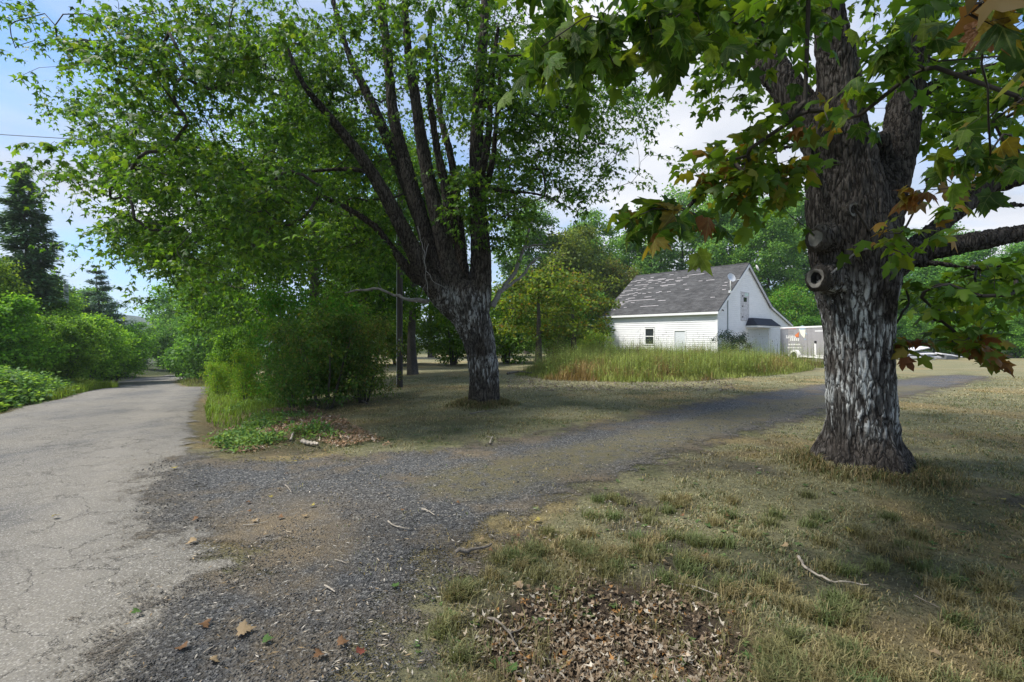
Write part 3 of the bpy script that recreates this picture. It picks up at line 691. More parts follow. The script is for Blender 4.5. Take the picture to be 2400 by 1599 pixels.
# ------------------------------------------------------------------ poles and wires
t = NT('pole_wood'); f = t.noise(5, 6, .7, stretch=(6, 6, .35)); M['pole'] = t.done(t.bsdf(t.ramp(f, (.3, (.035, .03, .027)), (.7, (.09, .08, .07))), .9, .15, t.bump(f, .8, .02)))
pp = G(937, 908); ph = 8.2
pole = link('utility_pole', None, loc=pp, label='dark wooden utility pole standing between the big bush and the left maple', cat='pole')
V, F = tube_np([(0, 0, -.3), (0, 0, 2), (.02, 0, 5), (.03, 0, ph)], [.105, .1, .09, .08], 14)
link('post', mesh_np('post', V, F, [M['pole']], smooth=True), pole)
for zz in (1.25, 1.62): MB().box(-.02, .02, -.108, -.1, zz, zz + .05).build('tag', M['grey_metal'], pole)
MB().tube([(-.09, -.06, .1), (-.09, -.06, 6.5)], .012, 5).build('ground_wire', M['grey_metal'], pole)
t = NT('grey_pole_wood'); f = t.noise(5, 6, .7, stretch=(6, 6, .35)); M['pole2'] = t.done(t.bsdf(t.ramp(f, (.3, (.3, .31, .33)), (.7, (.46, .47, .5))), .85, .2, t.bump(f, .5, .02)))
YP = 30.0; pt = P(155, 668, YP); pz = H1(pt[0], YP)
pole2 = link('utility_pole', None, loc=(pt[0], YP, pz), label='pale grey utility pole rising out of the trees across the road', cat='pole')
V, F = tube_np([(0, 0, -.3), (0, 0, 2.5), (0, 0, pt[2] - pz)], [.15, .14, .12], 12)
link('post', mesh_np('post', V, F, [M['pole2']], smooth=True), pole2)
MB().tube([(0, 0, pt[2] - pz - .02), (0, 0, pt[2] - pz + .05)], .14, 10).build('cap', M['grey_metal'], pole2)
M['wire'] = flat('cable', (.18, .18, .18), .5); M['wire_pale'] = flat('pale_cable', (.45, .45, .42), .5)
def wire(a, b, sag, r, mat, lab):
    s = np.linspace(0, 1, 24)[:, None]; p = np.array(a) * (1 - s) + np.array(b) * s; p[:, 2] -= 4 * sag * (s * (1 - s))[:, 0]
    V, F = tube_np(p, r, 5); link('wire', mesh_np('wire', V, F, [mat], smooth=True), label=lab, cat='wire', group='overhead wires')
for i, (y0, y1) in enumerate([(697, 722), (713, 734), (729, 744), (736, 752)]):
    wire(P(-160, y0 - 36, 15), P(155, y1 + 8, YP - .1), .1, .014, M['wire_pale'],
         ['topmost of the four pale wires at the left edge', 'second of the four pale wires at the left edge', 'third of the four pale wires at the left edge', 'lowest of the four pale wires at the left edge'][i])
wire(P(-300, 296, 9), (pp[0], pp[1], pp[2] + ph - .2), .05, .008, M['wire'], 'single dark wire crossing the open sky at upper left')
# ------------------------------------------------------------------ leaf templates (x across, y from stalk to tip, z cup)
def fan(pts, c=(0, .33), cup=.3, droop=.28):
    p = np.array([c] + list(pts), float); n = len(pts)
    V = np.stack([p[:, 0], p[:, 1], -cup * np.abs(p[:, 0]) ** 1.5 * 2 - droop * p[:, 1] ** 2], 1); V[0, 2] += .03
    return V, np.array([(0, 1 + i, 1 + (i + 1) % n) for i in range(n)])
half = [(.05, -.03), (.26, -.12), (.34, .03), (.50, .06), (.42, .2), (.60, .38), (.42, .40), (.38, .50), (.22, .44), (.27, .68), (.14, .66)]
MAPLE_HI = fan([(0, 0)] + half + [(0, 1.02)] + [(-x, y) for x, y in half[::-1]])
half = [(.30, -.10), (.33, .12), (.58, .38), (.22, .43), (.22, .68)]
MAPLE = fan([(0, 0)] + half + [(0, 1.02)] + [(-x, y) for x, y in half[::-1]])
half = [(.48, .36), (.17, .47)]
MAPLE_S = fan([(0, 0)] + half + [(0, 1.05)] + [(-x, y) for x, y in half[::-1]], c=(0, .4))
OVAL = (np.array([[0, 0, 0], [.28, .45, -.04], [0, 1, -.12], [-.28, .45, -.04]]), np.array([(0, 1, 2), (0, 2, 3)]))
CARD = (np.array([[0, 0, 0], [.44, .36, -.1], [.14, 1.02, -.14], [-.36, .74, -.05], [-.36, .2, -.1]]), np.array([(0, 1, 2), (0, 2, 3), (0, 3, 4)]))
def rand_dir(n, r): return nrm(r.normal(size=(n, 3)))
def leaves_np(pos, tip, nor, size, tmpl):
    V0, F0 = tmpl; t = nrm(tip); b = nrm(np.cross(t, nor)); n = np.cross(b, t)
    V = pos[:, None] + size[:, None, None] * (V0[None, :, 0:1] * b[:, None] + V0[None, :, 1:2] * t[:, None] + V0[None, :, 2:3] * n[:, None])
    k = len(V0); F = F0[None] + (np.arange(len(pos)) * k)[:, None, None]
    return V.reshape(-1, 3), F.reshape(-1, 3)
def palette(n, r, cols, w, jit=.18):
    cols = np.array(cols, float); i = r.choice(len(cols), n, p=np.array(w) / np.sum(w))
    return cols[i] * (1 + jit * r.normal(size=(n, 1))).clip(.5, 1.6)

# ------------------------------------------------------------------ growing branches: join leaf clusters to the limbs
class Skel:
    def __init__(s): s.p = []; s.par = []; s.dir = []; s.chains = []
    def limb(s, pts, parent=-1):
        """pts (n,4) with radius; returns node ids"""
        ids = []
        for i, q in enumerate(pts):
            s.p.append(q[:3]); s.par.append(parent if i == 0 else ids[-1])
            d = pts[min(i + 1, len(pts) - 1)][:3] - pts[max(i - 1, 0)][:3]; s.dir.append(d / (np.linalg.norm(d) + 1e-9)); ids.append(len(s.p) - 1)
        return ids
    def grow(s, targets, r, start=0, up=.25, rmin=.004, rk=.0042, rmax=.04):
        T = np.array(targets); n = len(T); Pn = np.array(s.p); ok = np.arange(len(Pn)) >= start
        D = np.linalg.norm(T[:, None] - Pn[None], axis=2) + np.where(ok, 0, 1e6)[None] + .6 * np.maximum(0, Pn[None, :, 2] - T[:, None, 2])
        best = D.argmin(1); bd = D.min(1); todo = np.ones(n, bool); nb = len(Pn)
        while todo.any():
            i = np.where(todo, bd, 1e9).argmin(); todo[i] = False; a = best[i]; A = np.array(s.p[a]); B = T[i]; L = np.linalg.norm(B - A)
            k = max(2, int(L / .3)); c = A + s.dir[a] * L * .35 + np.array([0, 0, up * L * .4]) + r.normal(size=3) * L * .06
            tt = np.linspace(0, 1, k + 1)[1:, None]
            pts = (1 - tt) ** 2 * A + 2 * tt * (1 - tt) * c + tt ** 2 * B + r.normal(size=(k, 3)) * .02
            ids = s.limb(np.hstack([pts, np.zeros((k, 1))]), a); s.chains.append([a] + ids)
            newp = pts; d = np.linalg.norm(T[:, None] - newp[None], axis=2) + .6 * np.maximum(0, newp[None, :, 2] - T[:, None, 2]); j = d.argmin(1); dm_ = d.min(1)
            m = dm_ < bd; best[m] = np.array(ids)[j[m]]; bd[m] = dm_[m]
        cnt = np.zeros(len(s.p))
        for ch in s.chains: cnt[ch[-1]] += 1
        for i in range(len(s.p) - 1, nb - 1, -1): cnt[s.par[i]] += cnt[i]
        V, F, o = [], [], 0; Pn = np.array(s.p)
        for ch in s.chains:
            rr = np.minimum(rmax, np.maximum(rmin, rk * np.sqrt(cnt[ch]))); rr[0] = rr[1]
            v, f = tube_np(Pn[ch], rr, 6 if rr.max() > .025 else 4 if rr.max() > .008 else 3)
            V.append(v); F.append(f + o); o += len(v)
        s.tw = (np.concatenate(V), np.concatenate(F))
        return s.tw
def sprays(C, r, n, sp, flat_=.5, droop=.5, size=(.1, .14), upn=.9, jn=.6, cen=None):
    """leaves around every cluster centre"""
    m = len(C) * n; c = np.repeat(np.array(C), n, 0)
    off = r.normal(size=(m, 3)) * np.array([sp, sp, sp * flat_]) * .62
    pos = c + off; tip = off * np.array([1, 1, .5]) / sp + rand_dir(m, r) * .8 + np.array([0, 0, -droop])
    nor = rand_dir(m, r) * jn + np.array([0, 0, upn]); sz = r.uniform(*size, m)
    return pos, tip, nor, sz
def spray_twigs(C, axis, r, n, sp, size, droop, upn=.8, jn=.7):
    """leaves set along little twigs that fan out of each cluster centre"""
    C = np.array(C); k = max(2, n // 9); q = max(2, int(round(n / k))); c = np.repeat(C, k, 0); m = len(c)
    out = nrm((c - np.array([axis[0], axis[1], 0])) * np.array([1, 1, 0])); a = r.uniform(0, 6.28, m)
    d = nrm(out * .55 + np.stack([np.cos(a), np.sin(a), .45 * r.normal(size=m)], 1)); L = sp * r.uniform(.7, 1.7, m)
    c = c + r.normal(size=(m, 3)) * sp * np.array([.28, .28, .22]); sag = droop * .35 * L
    def pt(t): return c + d * (L * t)[:, None] - np.array([0, 0, 1.]) * (sag * t * t)[:, None]
    # twig tubes
    s1 = nrm(np.cross(d, [0.1, .2, 1.])); s2 = np.cross(d, s1); ring = [s1, -.5 * s1 + .87 * s2, -.5 * s1 - .87 * s2]; rr = np.maximum(.0018, .004 * L)[:, None]
    V = np.stack([pt(t) + w * rr * (1.1 - .8 * t) for t in (0, .5, 1.0) for w in ring], 1).reshape(-1, 3)
    f0 = np.array([(i * 3 + j, i * 3 + (j + 1) % 3, i * 3 + 3 + (j + 1) % 3, i * 3 + 3 + j) for i in range(2) for j in range(3)])
    F = (f0[None] + (np.arange(m) * 9)[:, None, None]).reshape(-1, 4)
    P_, T_, N_, S_ = [], [], [], []
    side = nrm(np.cross(d, [0, 0, 1.]))
    for i in range(q):
        t = np.clip((i + r.uniform(.2, 1.2, m)) / q, .1, 1.05); sg = (1 if i % 2 else -1) * np.where(r.uniform(0, 1, m) < .85, 1, -1)
        w = side * sg[:, None]; last = (i == q - 1)
        P_.append(pt(t) + w * (.25 * sp * .2) + r.normal(size=(m, 3)) * .02); T_.append(d * (.9 if last else .45) + w * (.2 if last else .8) + rand_dir(m, r) * .45 - np.array([0, 0, 1.]) * (droop * r.uniform(.2, 1.1, m))[:, None])
        N_.append(rand_dir(m, r) * jn + np.array([0, 0, upn])); S_.append(r.uniform(*size, m))
    return tuple(np.concatenate(z) for z in (P_, T_, N_, S_)) + (V, F)
def joinq(parts):
    V, F, o = [], [], 0
    for v, f in parts: V.append(v); F.append(f + o); o += len(v)
    return np.concatenate(V), np.concatenate(F)

# bark
def bark_mat(name, dark, mid, pale, lichen=None, scale=1.0):
    t = NT(name); st = t.map((11 * scale, 11 * scale, 2.1 * scale))
    ds = t.n('VectorMath', operation='ADD'); nz = t.n('TexNoise'); nz.inputs['Scale'].default_value = 1.6; nz.inputs['Detail'].default_value = 4
    t.t.links.new(st, nz.inputs['Vector']); t.t.links.new(st, ds.inputs[0]); t.t.links.new(nz.outputs['Color'], ds.inputs[1])
    v = t.vor(1.6, 'DISTANCE_TO_EDGE', ds.outputs[0]); f = t.noise(40 * scale, 5, .7, stretch=(1, 1, .35)); b = t.noise(2.2 * scale, 4, .6, stretch=(1, 1, .6))
    c = t.ramp(t.math('ADD', t.math('MULTIPLY', f, .6), t.math('MULTIPLY', b, .5)), (.35, dark), (.55, mid), (.78, pale))
    if lichen is not None:
        c = t.mix(t.ramp(t.math('ADD', t.attr('ridge', 'Fac'), t.math('MULTIPLY', t.math('SUBTRACT', f, .5), .8)), (.15, .8), (.5, 0)), c, tuple(x * .8 for x in dark))
        lz = t.attr('lichen', 'Fac')
        m = t.math('MULTIPLY', lz, t.ramp(t.math('ADD', t.noise(8, 6, .8, stretch=(1, 1, .55)), t.math('MULTIPLY', t.noise(2.3, 3), .45)), (.58, 0), (.68, 1)))
        m = t.math('MULTIPLY', m, t.ramp(t.attr('ridge', 'Fac'), (.45, .1), (.7, 1)))
        c = t.mix(m, c, t.mix(t.ramp(t.noise(60, 3), (.3, 0), (.7, 1)), lichen, tuple(x * .7 for x in lichen)))
        c = t.mix(t.ramp(t.math('ADD', v, t.math('MULTIPLY', t.math('SUBTRACT', f, .5), .12)), (.03, .85), (.1, 0)), c, tuple(x * .6 for x in dark))
    h = t.math('ADD', t.math('MULTIPLY', t.math('MINIMUM', v, .25), 3.0), t.math('MULTIPLY', f, .5))
    return t.done(t.bsdf(c, .92, .12, t.bump(h, .9, .03)))
M['bark_r'] = bark_mat('big_maple_bark', (.026, .022, .02), (.078, .068, .061), (.175, .162, .153), (.6, .62, .62))
M['bark_l'] = bark_mat('maple_bark', (.022, .018, .015), (.075, .064, .053), (.17, .15, .13), (.4, .4, .39))
M['bark_far'] = bark_mat('tree_bark', (.035, .03, .026), (.09, .08, .07), (.2, .185, .17), None, .8)
M['bark_stub'] = bark_mat('stub_bark', (.03, .026, .022), (.085, .075, .067), (.18, .168, .158), None, 1.6)
M['twig'] = flat('twig_bark', (.05, .043, .037), .85, var=.3)
M['dead'] = flat('dead_grey_wood', (.22, .21, .2), .85, var=.4, scale=14, bump=.6)
M['cut'] = flat('cut_wood_face', (.19, .18, .165), .85, var=.25, scale=20)

def remesh(tubes, voxel, smooth_it=6):
    V, F, o = [], [], 0
    me = bpy.data.meshes.new('tmp'); allv = []; allf = []
    for pts, k in tubes:
        v, f = tube_np(pts[:, :3], pts[:, 3], k); n = len(v)
        allv.append(v); allf += [tuple(q) for q in (f + o).tolist()] + [tuple(range(o + k - 1, o - 1, -1)), tuple(range(o + n - k, o + n))]; o += n
    me.from_pydata(np.concatenate(allv).tolist(), [], allf)
    ob = bpy.data.objects.new('tmp', me); COL.objects.link(ob)
    md = ob.modifiers.new('r', 'REMESH'); md.mode = 'VOXEL'; md.voxel_size = voxel
    ms = ob.modifiers.new('s', 'SMOOTH'); ms.iterations = smooth_it; ms.factor = .5
    dg = bpy.context.evaluated_depsgraph_get(); out = bpy.data.meshes.new_from_object(ob.evaluated_get(dg))
    bpy.data.objects.remove(ob); bpy.data.meshes.remove(me)
    return out
def bark_displace(me, amp, sc, zs, extra=None):
    n = len(me.vertices); co = np.empty(n * 3, np.float32); me.vertices.foreach_get('co', co); co = co.reshape(-1, 3).astype(float)
    no = np.empty(n * 3, np.float32); me.vertices.foreach_get('normal', no); no = no.reshape(-1, 3).astype(float)
    q = co * np.array([sc, sc, zs]); w = np.stack([fbm(q * .9 + 3, 2, 1), fbm(q * .9 + 9, 2, 2), fbm(q * .9 + 17, 2, 3)], 1) - .5
    f1, f2 = worley(q + w * 1.6, 3); q2 = q * 2.1 + 7; g1, g2 = worley(q2 + w * 2.0, 8)
    d = .62 * np.clip((f2 - f1) * 2.0, 0, 1) ** .7 + .38 * np.clip((g2 - g1) * 1.8, 0, 1) - .55 + .9 * (fbm(co * np.array([5, 5, 2.0]), 3, 4) - .5)
    disp = amp * d; me['d'] = 0; bark_displace.d = d
    if extra is not None: disp = disp + extra(co, no, d)
    me.vertices.foreach_set('co', (co + no * disp[:, None]).astype(np.float32).ravel()); me.update()
    for p in me.polygons: p.use_smooth = True
    return co, no
def ovp(pts, Y, k=1.0):
    """overview pixels (x, y[, depth][, radius px]) -> limb points with radius"""
    out = []
    for q in pts:
        yy = q[2]; p = P(q[0] * OV, q[1] * OV, yy); out.append([*p, k * q[3] * OV / FPX * yy])
    return np.array(out)
def sample_px(poly, n, y0, y1, r):
    poly = np.array(poly, float); lo, hi = poly.min(0), poly.max(0); out = []
    k = 5 if n > 60 else 1                                   # clumps of clusters in the big crowns
    while len(out) < n:
        a = r.uniform(lo, hi)
        if in_poly(np.array([a[0]]), np.array([a[1]]), poly)[0]:
            c = P(a[0] * OV, a[1] * OV, r.uniform(y0, y1)); out += [c + (r.normal(size=3) * np.array([.55, .55, .3]) if j else 0) for j in range(k)]
    return out[:n]
GREEN = [(.06, .15, .018), (.085, .19, .022), (.12, .235, .026), (.042, .105, .018), (.16, .26, .03)]

def maple(name, label, limbs, base, voxel, amp, regions, leafn, spread, size, tmpl, barkm, seed, pal, lich, nearn, extra=None, tw_n=3, dead=()):
    r = np.random.default_rng(seed)
    tree = link(name, None, loc=(base[0], base[1], H1(*base)), label=label, cat='tree')
    off = np.array([base[0], base[1], H1(*base)])
    me = remesh([(catmull(l, .12), 14) for l in limbs], voxel, 4)
    co, no = bark_displace(me, amp, 15.0, 2.6, extra)
    lz = sstep(lich[0], lich[0] + .35, co[:, 2]) * sstep(lich[1], lich[1] - .4, co[:, 2]) * sstep(.22, .42, fbm(co * np.array([3.0, 3.0, 1.6]), 2, 12))
    a = me.attributes.new('ridge', 'FLOAT', 'POINT'); a.data.foreach_set('value', np.clip(bark_displace.d + .62, 0, 1.3).astype(np.float32))
    a = me.attributes.new('lichen', 'FLOAT', 'POINT'); a.data.foreach_set('value', lz.astype(np.float32))
    me.materials.clear(); me.materials.append(barkm); me.transform(Matrix.Translation(-off)); me.name = 'trunk'
    trunk = link('trunk', me, tree)
    sk = Skel()
    for i, l in enumerate(limbs):
        pts = catmull(l, .25); sk.limb(pts)
    start = int(len(catmull(limbs[0], .25)) * .9)
    C = []; P_, T_, N_, S_, K_ = [], [], [], [], []; TW = []
    for reg in regions:
        c = reg['pts'] if 'pts' in reg else sample_px(reg['poly'], reg['n'], reg['y'][0], reg['y'][1], r)
        C += list(c)
        q = spray_twigs(c, base, r, reg.get('ln', leafn), reg.get('sp', spread), reg.get('size', size), reg.get('droop', .7), reg.get('upn', .8))
        TW.append(q[4:])
        P_.append(q[0]); T_.append(q[1]); N_.append(q[2]); S_.append(q[3]); K_.append(palette(len(q[0]), r, *reg.get('pal', pal)))
    v, f = sk.grow(C, r, start, rk=.0042 if nearn > 0 and voxel > .02 else .0028, rmax=.026 if voxel > .02 else .018)
    tv, tf = joinq([(v, f)] + TW)
    link('branch_work', mesh_np('branch_work', tv - off, tf, [M['twig']], smooth=True), tree, kind='stuff')
    P_, T_, N_, S_, K_ = (np.concatenate(q) for q in (P_, T_, N_, S_, K_))
    # the leaves that show largest become parts of their own
    vis = (P_[:, 1] > .8); px = 1200 + P_[:, 0] / np.maximum(P_[:, 1], .1) * FPX; py = HOR - (P_[:, 2] - EYE) / np.maximum(P_[:, 1], .1) * FPX
    vis &= (px > 10) & (px < 2390) & (py > 10) & (py < 1590)
    app = np.where(vis, S_ / np.maximum(P_[:, 1], .1), 0); order = np.argsort(-app); big = order[:nearn]; rest = order[nearn:]
    rest = rest[P_[rest, 1] > -7]
    V, F = leaves_np(P_[rest], T_[rest], N_[rest], S_[rest], tmpl)
    crown = link('crown', mesh_np('crown', V - off, F, [M['leaf']], col=np.repeat(K_[rest], len(tmpl[0]), 0)), tree, kind='stuff')
    protos = {}
    for i in big:
        ci = int(np.argmin(np.abs(np.array(pal[0] + [(.24, .19, .03), (.2, .09, .03), (.14, .2, .025)]) - K_[i]).sum(1))); key = (ci, int(r.integers(0, 3)))
        if key not in protos:
            V0, F0 = MAPLE_HI; cc = (pal[0] + [(.24, .19, .03), (.2, .09, .03), (.14, .2, .025)])[ci]
            W = V0.copy(); W[:, 2] += .16 * np.sin(W[:, 0] * 5 + key[1] * 2) * W[:, 1] - (.12 + .14 * key[1]) * np.abs(W[:, 0]) - .12 * key[1] * W[:, 1] ** 2 + .08 * r.normal(size=len(W)) * np.abs(W[:, 0]); W[:, 0] *= 1 - .1 * key[1]
            protos[key] = mesh_np('leaf', W, F0, [M['leaf_hi']], col=np.repeat(np.array([cc]) * (.9 + .1 * key[1]), len(W), 0) * (1 + .12 * r.normal(size=(len(W), 1))))
        t = nrm(T_[i]); b = nrm(np.cross(t, N_[i])); n = np.cross(b, t)
        o = link('leaf', protos[key], crown)
        m = Matrix(((b[0], t[0], n[0], 0), (b[1], t[1], n[1], 0), (b[2], t[2], n[2], 0), (0, 0, 0, 1))) @ Matrix.Scale(float(S_[i]), 4)
        m.translation = Vector(P_[i] - off); o.matrix_local = m
    return tree, trunk, off
PAL_L = (GREEN, (3, 4, 3, 2.5, 1))
# ------------------------------------------------------------------ left maple
gb = H1(*LM)
D0 = 10.4
ll = [ovp([(1113, 950, D0, 50), (1113, 925, D0, 44), (1112, 860, D0, 41), (1102, 790, D0, 43), (1085, 735, D0, 52), (1068, 690, D0, 54), (1055, 650, D0, 42)], 0, .84),
      ovp([(1080, 730, D0, 50), (1030, 690, D0, 46), (985, 640, D0 - .2, 34), (935, 545, D0 - .4, 26), (880, 440, D0 - .6, 22), (815, 340, D0 - .9, 18), (745, 255, D0 - 1.2, 14), (690, 180, D0 - 1.4, 10), (640, 60, D0 - 1.6, 7)], 0, .72),
      ovp([(1055, 700, D0, 40), (1010, 620, D0 + .1, 30), (970, 510, D0 + .2, 26), (935, 390, D0 + .3, 22), (905, 270, D0 + .4, 18), (890, 120, D0 + .4, 15), (870, -40, D0 + .4, 12), (850, -250, D0 + .3, 7)], 0, .72),
      ovp([(1060, 690, D0, 38), (1030, 600, D0 - .2, 28), (1000, 480, D0 - .2, 25), (975, 360, D0 - .2, 21), (955, 230, D0 - .3, 17), (935, 80, D0 - .4, 13), (930, -120, D0 - .4, 9), (960, -330, D0 - .3, 5)], 0, .72),
      ovp([(1070, 690, D0, 30), (1060, 600, D0 + .3, 22), (1052, 500, D0 + .5, 17), (1040, 380, D0 + .7, 13), (1010, 250, D0 + .9, 10), (1000, 100, D0 + 1.1, 7)], 0, .72),
      ovp([(1095, 720, D0, 44), (1105, 620, D0, 35), (1100, 500, D0, 29), (1095, 380, D0, 25), (1098, 250, D0, 20), (1110, 100, D0 + .1, 16), (1120, -60, D0 + .2, 12), (1150, -280, D0 + .3, 6)], 0, .72),
      ovp([(1100, 480, D0, 16), (1130, 380, D0 + .2, 10), (1140, 280, D0 + .4, 8), (1150, 160, D0 + .5, 6)], 0, .72),
      ovp([(1010, 650, D0, 30), (960, 640, D0 - .1, 20), (915, 590, D0 - .2, 14), (860, 520, D0 - .3, 11), (780, 470, D0 - .5, 9), (690, 435, D0 - .7, 7), (600, 430, D0 - 1.0, 4)], 0, .72),
      ovp([(880, 440, D0 - .6, 14), (840, 395, D0 - .2, 9), (760, 390, D0 + .4, 7), (660, 400, D0 + .9, 5)], 0, .72),
      ovp([(1098, 250, D0, 14), (1150, 230, D0 + .2, 7), (1230, 265, D0 + .3, 6), (1320, 320, D0 + .4, 4), (1420, 335, D0 + .5, 2.5)], 0, .72),
      ovp([(1100, 430, D0, 12), (1170, 440, D0 + .2, 6), (1250, 450, D0 + .4, 5), (1330, 490, D0 + .5, 3)], 0, .72),
      ovp([(1000, 600, D0 + .1, 18), (955, 480, D0 + .6, 15), (915, 380, D0 + .8, 13), (860, 250, D0 + 1.0, 11), (800, 120, D0 + 1.2, 8), (760, -20, D0 + 1.3, 5)], 0),
      ovp([(1040, 560, D0 - .1, 14), (1025, 440, D0 - .4, 12), (1000, 320, D0 - .6, 9), (985, 180, D0 - .8, 7), (990, 30, D0 - .9, 5)], 0),
      ovp([(1098, 430, D0, 12), (1120, 330, D0 - .3, 9), (1128, 200, D0 - .5, 7), (1145, 60, D0 - .6, 5)], 0)]
r0 = np.random.default_rng(11)
top = []
while len(top) < 120:                                       # the crown above the picture
    q = np.array([r0.uniform(-8, 6.5), r0.uniform(4.5, 15.5), r0.uniform(7, 13.5)])
    if ((q[0] + .9) / 7.8) ** 2 + ((q[1] - 10) / 6) ** 2 + ((q[2] - 7) / 6.8) ** 2 < 1 and HOR - (q[2] - EYE) / q[1] * FPX < -30: top.append(q)
regs = [dict(poly=[(390, 0), (370, 120), (290, 230), (190, 300), (270, 340), (260, 410), (320, 450), (380, 480), (300, 540), (330, 580), (390, 610), (450, 640), (560, 610), (700, 620), (720, 400), (700, 250), (650, 0)], n=430, y=(7.2, 13.5)),
        dict(poly=[(650, 0), (800, 0), (820, 100), (870, 300), (900, 480), (880, 590), (700, 620), (720, 400), (700, 250)], n=125, y=(10.4, 14)),
        dict(poly=[(10, 0), (360, 0), (330, 130), (220, 180), (90, 190), (10, 170)], n=28, y=(8, 10.5), ln=40, sp=.42),
        dict(poly=[(60, 375), (160, 380), (310, 430), (320, 490), (190, 450), (70, 420)], n=14, y=(8.5, 10), ln=36, sp=.36),
        dict(poly=[(300, 490), (420, 490), (430, 590), (360, 610), (300, 580), (270, 540)], n=26, y=(8.5, 12)),
        dict(poly=[(800, 0), (1250, 0), (1290, 180), (1180, 330), (1130, 480), (1020, 480), (900, 300)], n=170, y=(10.2, 14.4), ln=60),
        dict(poly=[(1120, 150), (1300, 120), (1460, 130), (1470, 230), (1390, 300), (1430, 420), (1410, 465), (1330, 490), (1250, 480), (1190, 590), (1130, 610), (1110, 500)], n=165, y=(9.8, 13), ln=54, sp=.46),
        dict(poly=[(860, 380), (960, 420), (930, 600), (860, 600), (700, 620), (640, 560), (760, 500)], n=60, y=(11, 14)),
        dict(poly=[(820, -30), (1200, -30), (1220, 170), (1120, 300), (1000, 250), (880, 200)], n=62, y=(8.6, 10.0), ln=46, sp=.4),
        dict(poly=[(1110, 150), (1280, 130), (1260, 330), (1140, 400)], n=26, y=(9.6, 11), ln=44, sp=.4),
        dict(poly=[(1040, 390), (1110, 400), (1110, 540), (1050, 520)], n=9, y=(9.6, 10.1), ln=30, sp=.3),
        dict(poly=[(850, 540), (900, 560), (890, 640), (850, 620)], n=6, y=(9.2, 9.8), ln=30, sp=.3),
        dict(pts=top, ln=36, sp=.75, size=(.16, .22))]
left, ltrunk, loff = maple('maple_tree', 'many-stemmed big maple left of centre, bright green crown arching over the road', ll, LM, .03, .032, regs, 66, .42, (.088, .13), MAPLE_S, M['bark_l'], 21, PAL_L, (gb + .2, gb + 2.6), 300)
def dead_branch(pl, par, off):
    rd2 = np.random.default_rng(len(pl[0])); tb = []
    for p in pl:
        c = catmull(ovp(p, 0, .72), .1); c[1:, :3] += rd2.normal(size=(len(c) - 1, 3)) * .012; tb.append(tube_np(c[:, :3], c[:, 3] * rd2.uniform(.85, 1.2, len(c)), 7))
        for i in range(3, len(c) - 1, 3):
            e = c[i, :3] + rd2.normal(size=3) * np.array([.22, .2, .16]); tb.append(tube_np([c[i, :3], (c[i, :3] + e) / 2 + rd2.normal(size=3) * .02, e], [c[i, 3] * .35, .004, .002], 4))
    v, f = joinq(tb)
    link('dead_branch', mesh_np('dead_branch', v - off, f, [M['dead']], smooth=True), par)
dead_branch([[(1132, 705, D0, 10), (1150, 670, D0 + .1, 7), (1180, 630, D0 + .3, 6), (1205, 570, D0 + .5, 5), (1222, 505, D0 + .6, 3)], [(1150, 672, D0 + .1, 6), (1190, 640, D0 + .3, 4.5), (1222, 605, D0 + .4, 3.2), (1240, 590, D0 + .5, 2)], [(1205, 570, D0 + .5, 3), (1245, 560, D0 + .6, 1.5)]], left, loff)
dead_branch([[(985, 690, D0, 8), (950, 690, D0 - .2, 6), (905, 678, D0 - .3, 4.5), (870, 664, D0 - .4, 3.5), (830, 668, D0 - .5, 3), (790, 674, D0 - .6, 1.8)]], left, loff)
for pl in ([(985, 560, 9.7, 1.2), (975, 610, 9.6, 1), (1000, 650, 9.6, .9), (1030, 662, 9.7, .6)], [(960, 520, 9.7, 1.2), (975, 590, 9.5, 1), (980, 650, 9.5, .9), (985, 690, 9.5, .6)]):
    dead_branch([pl], left, loff)

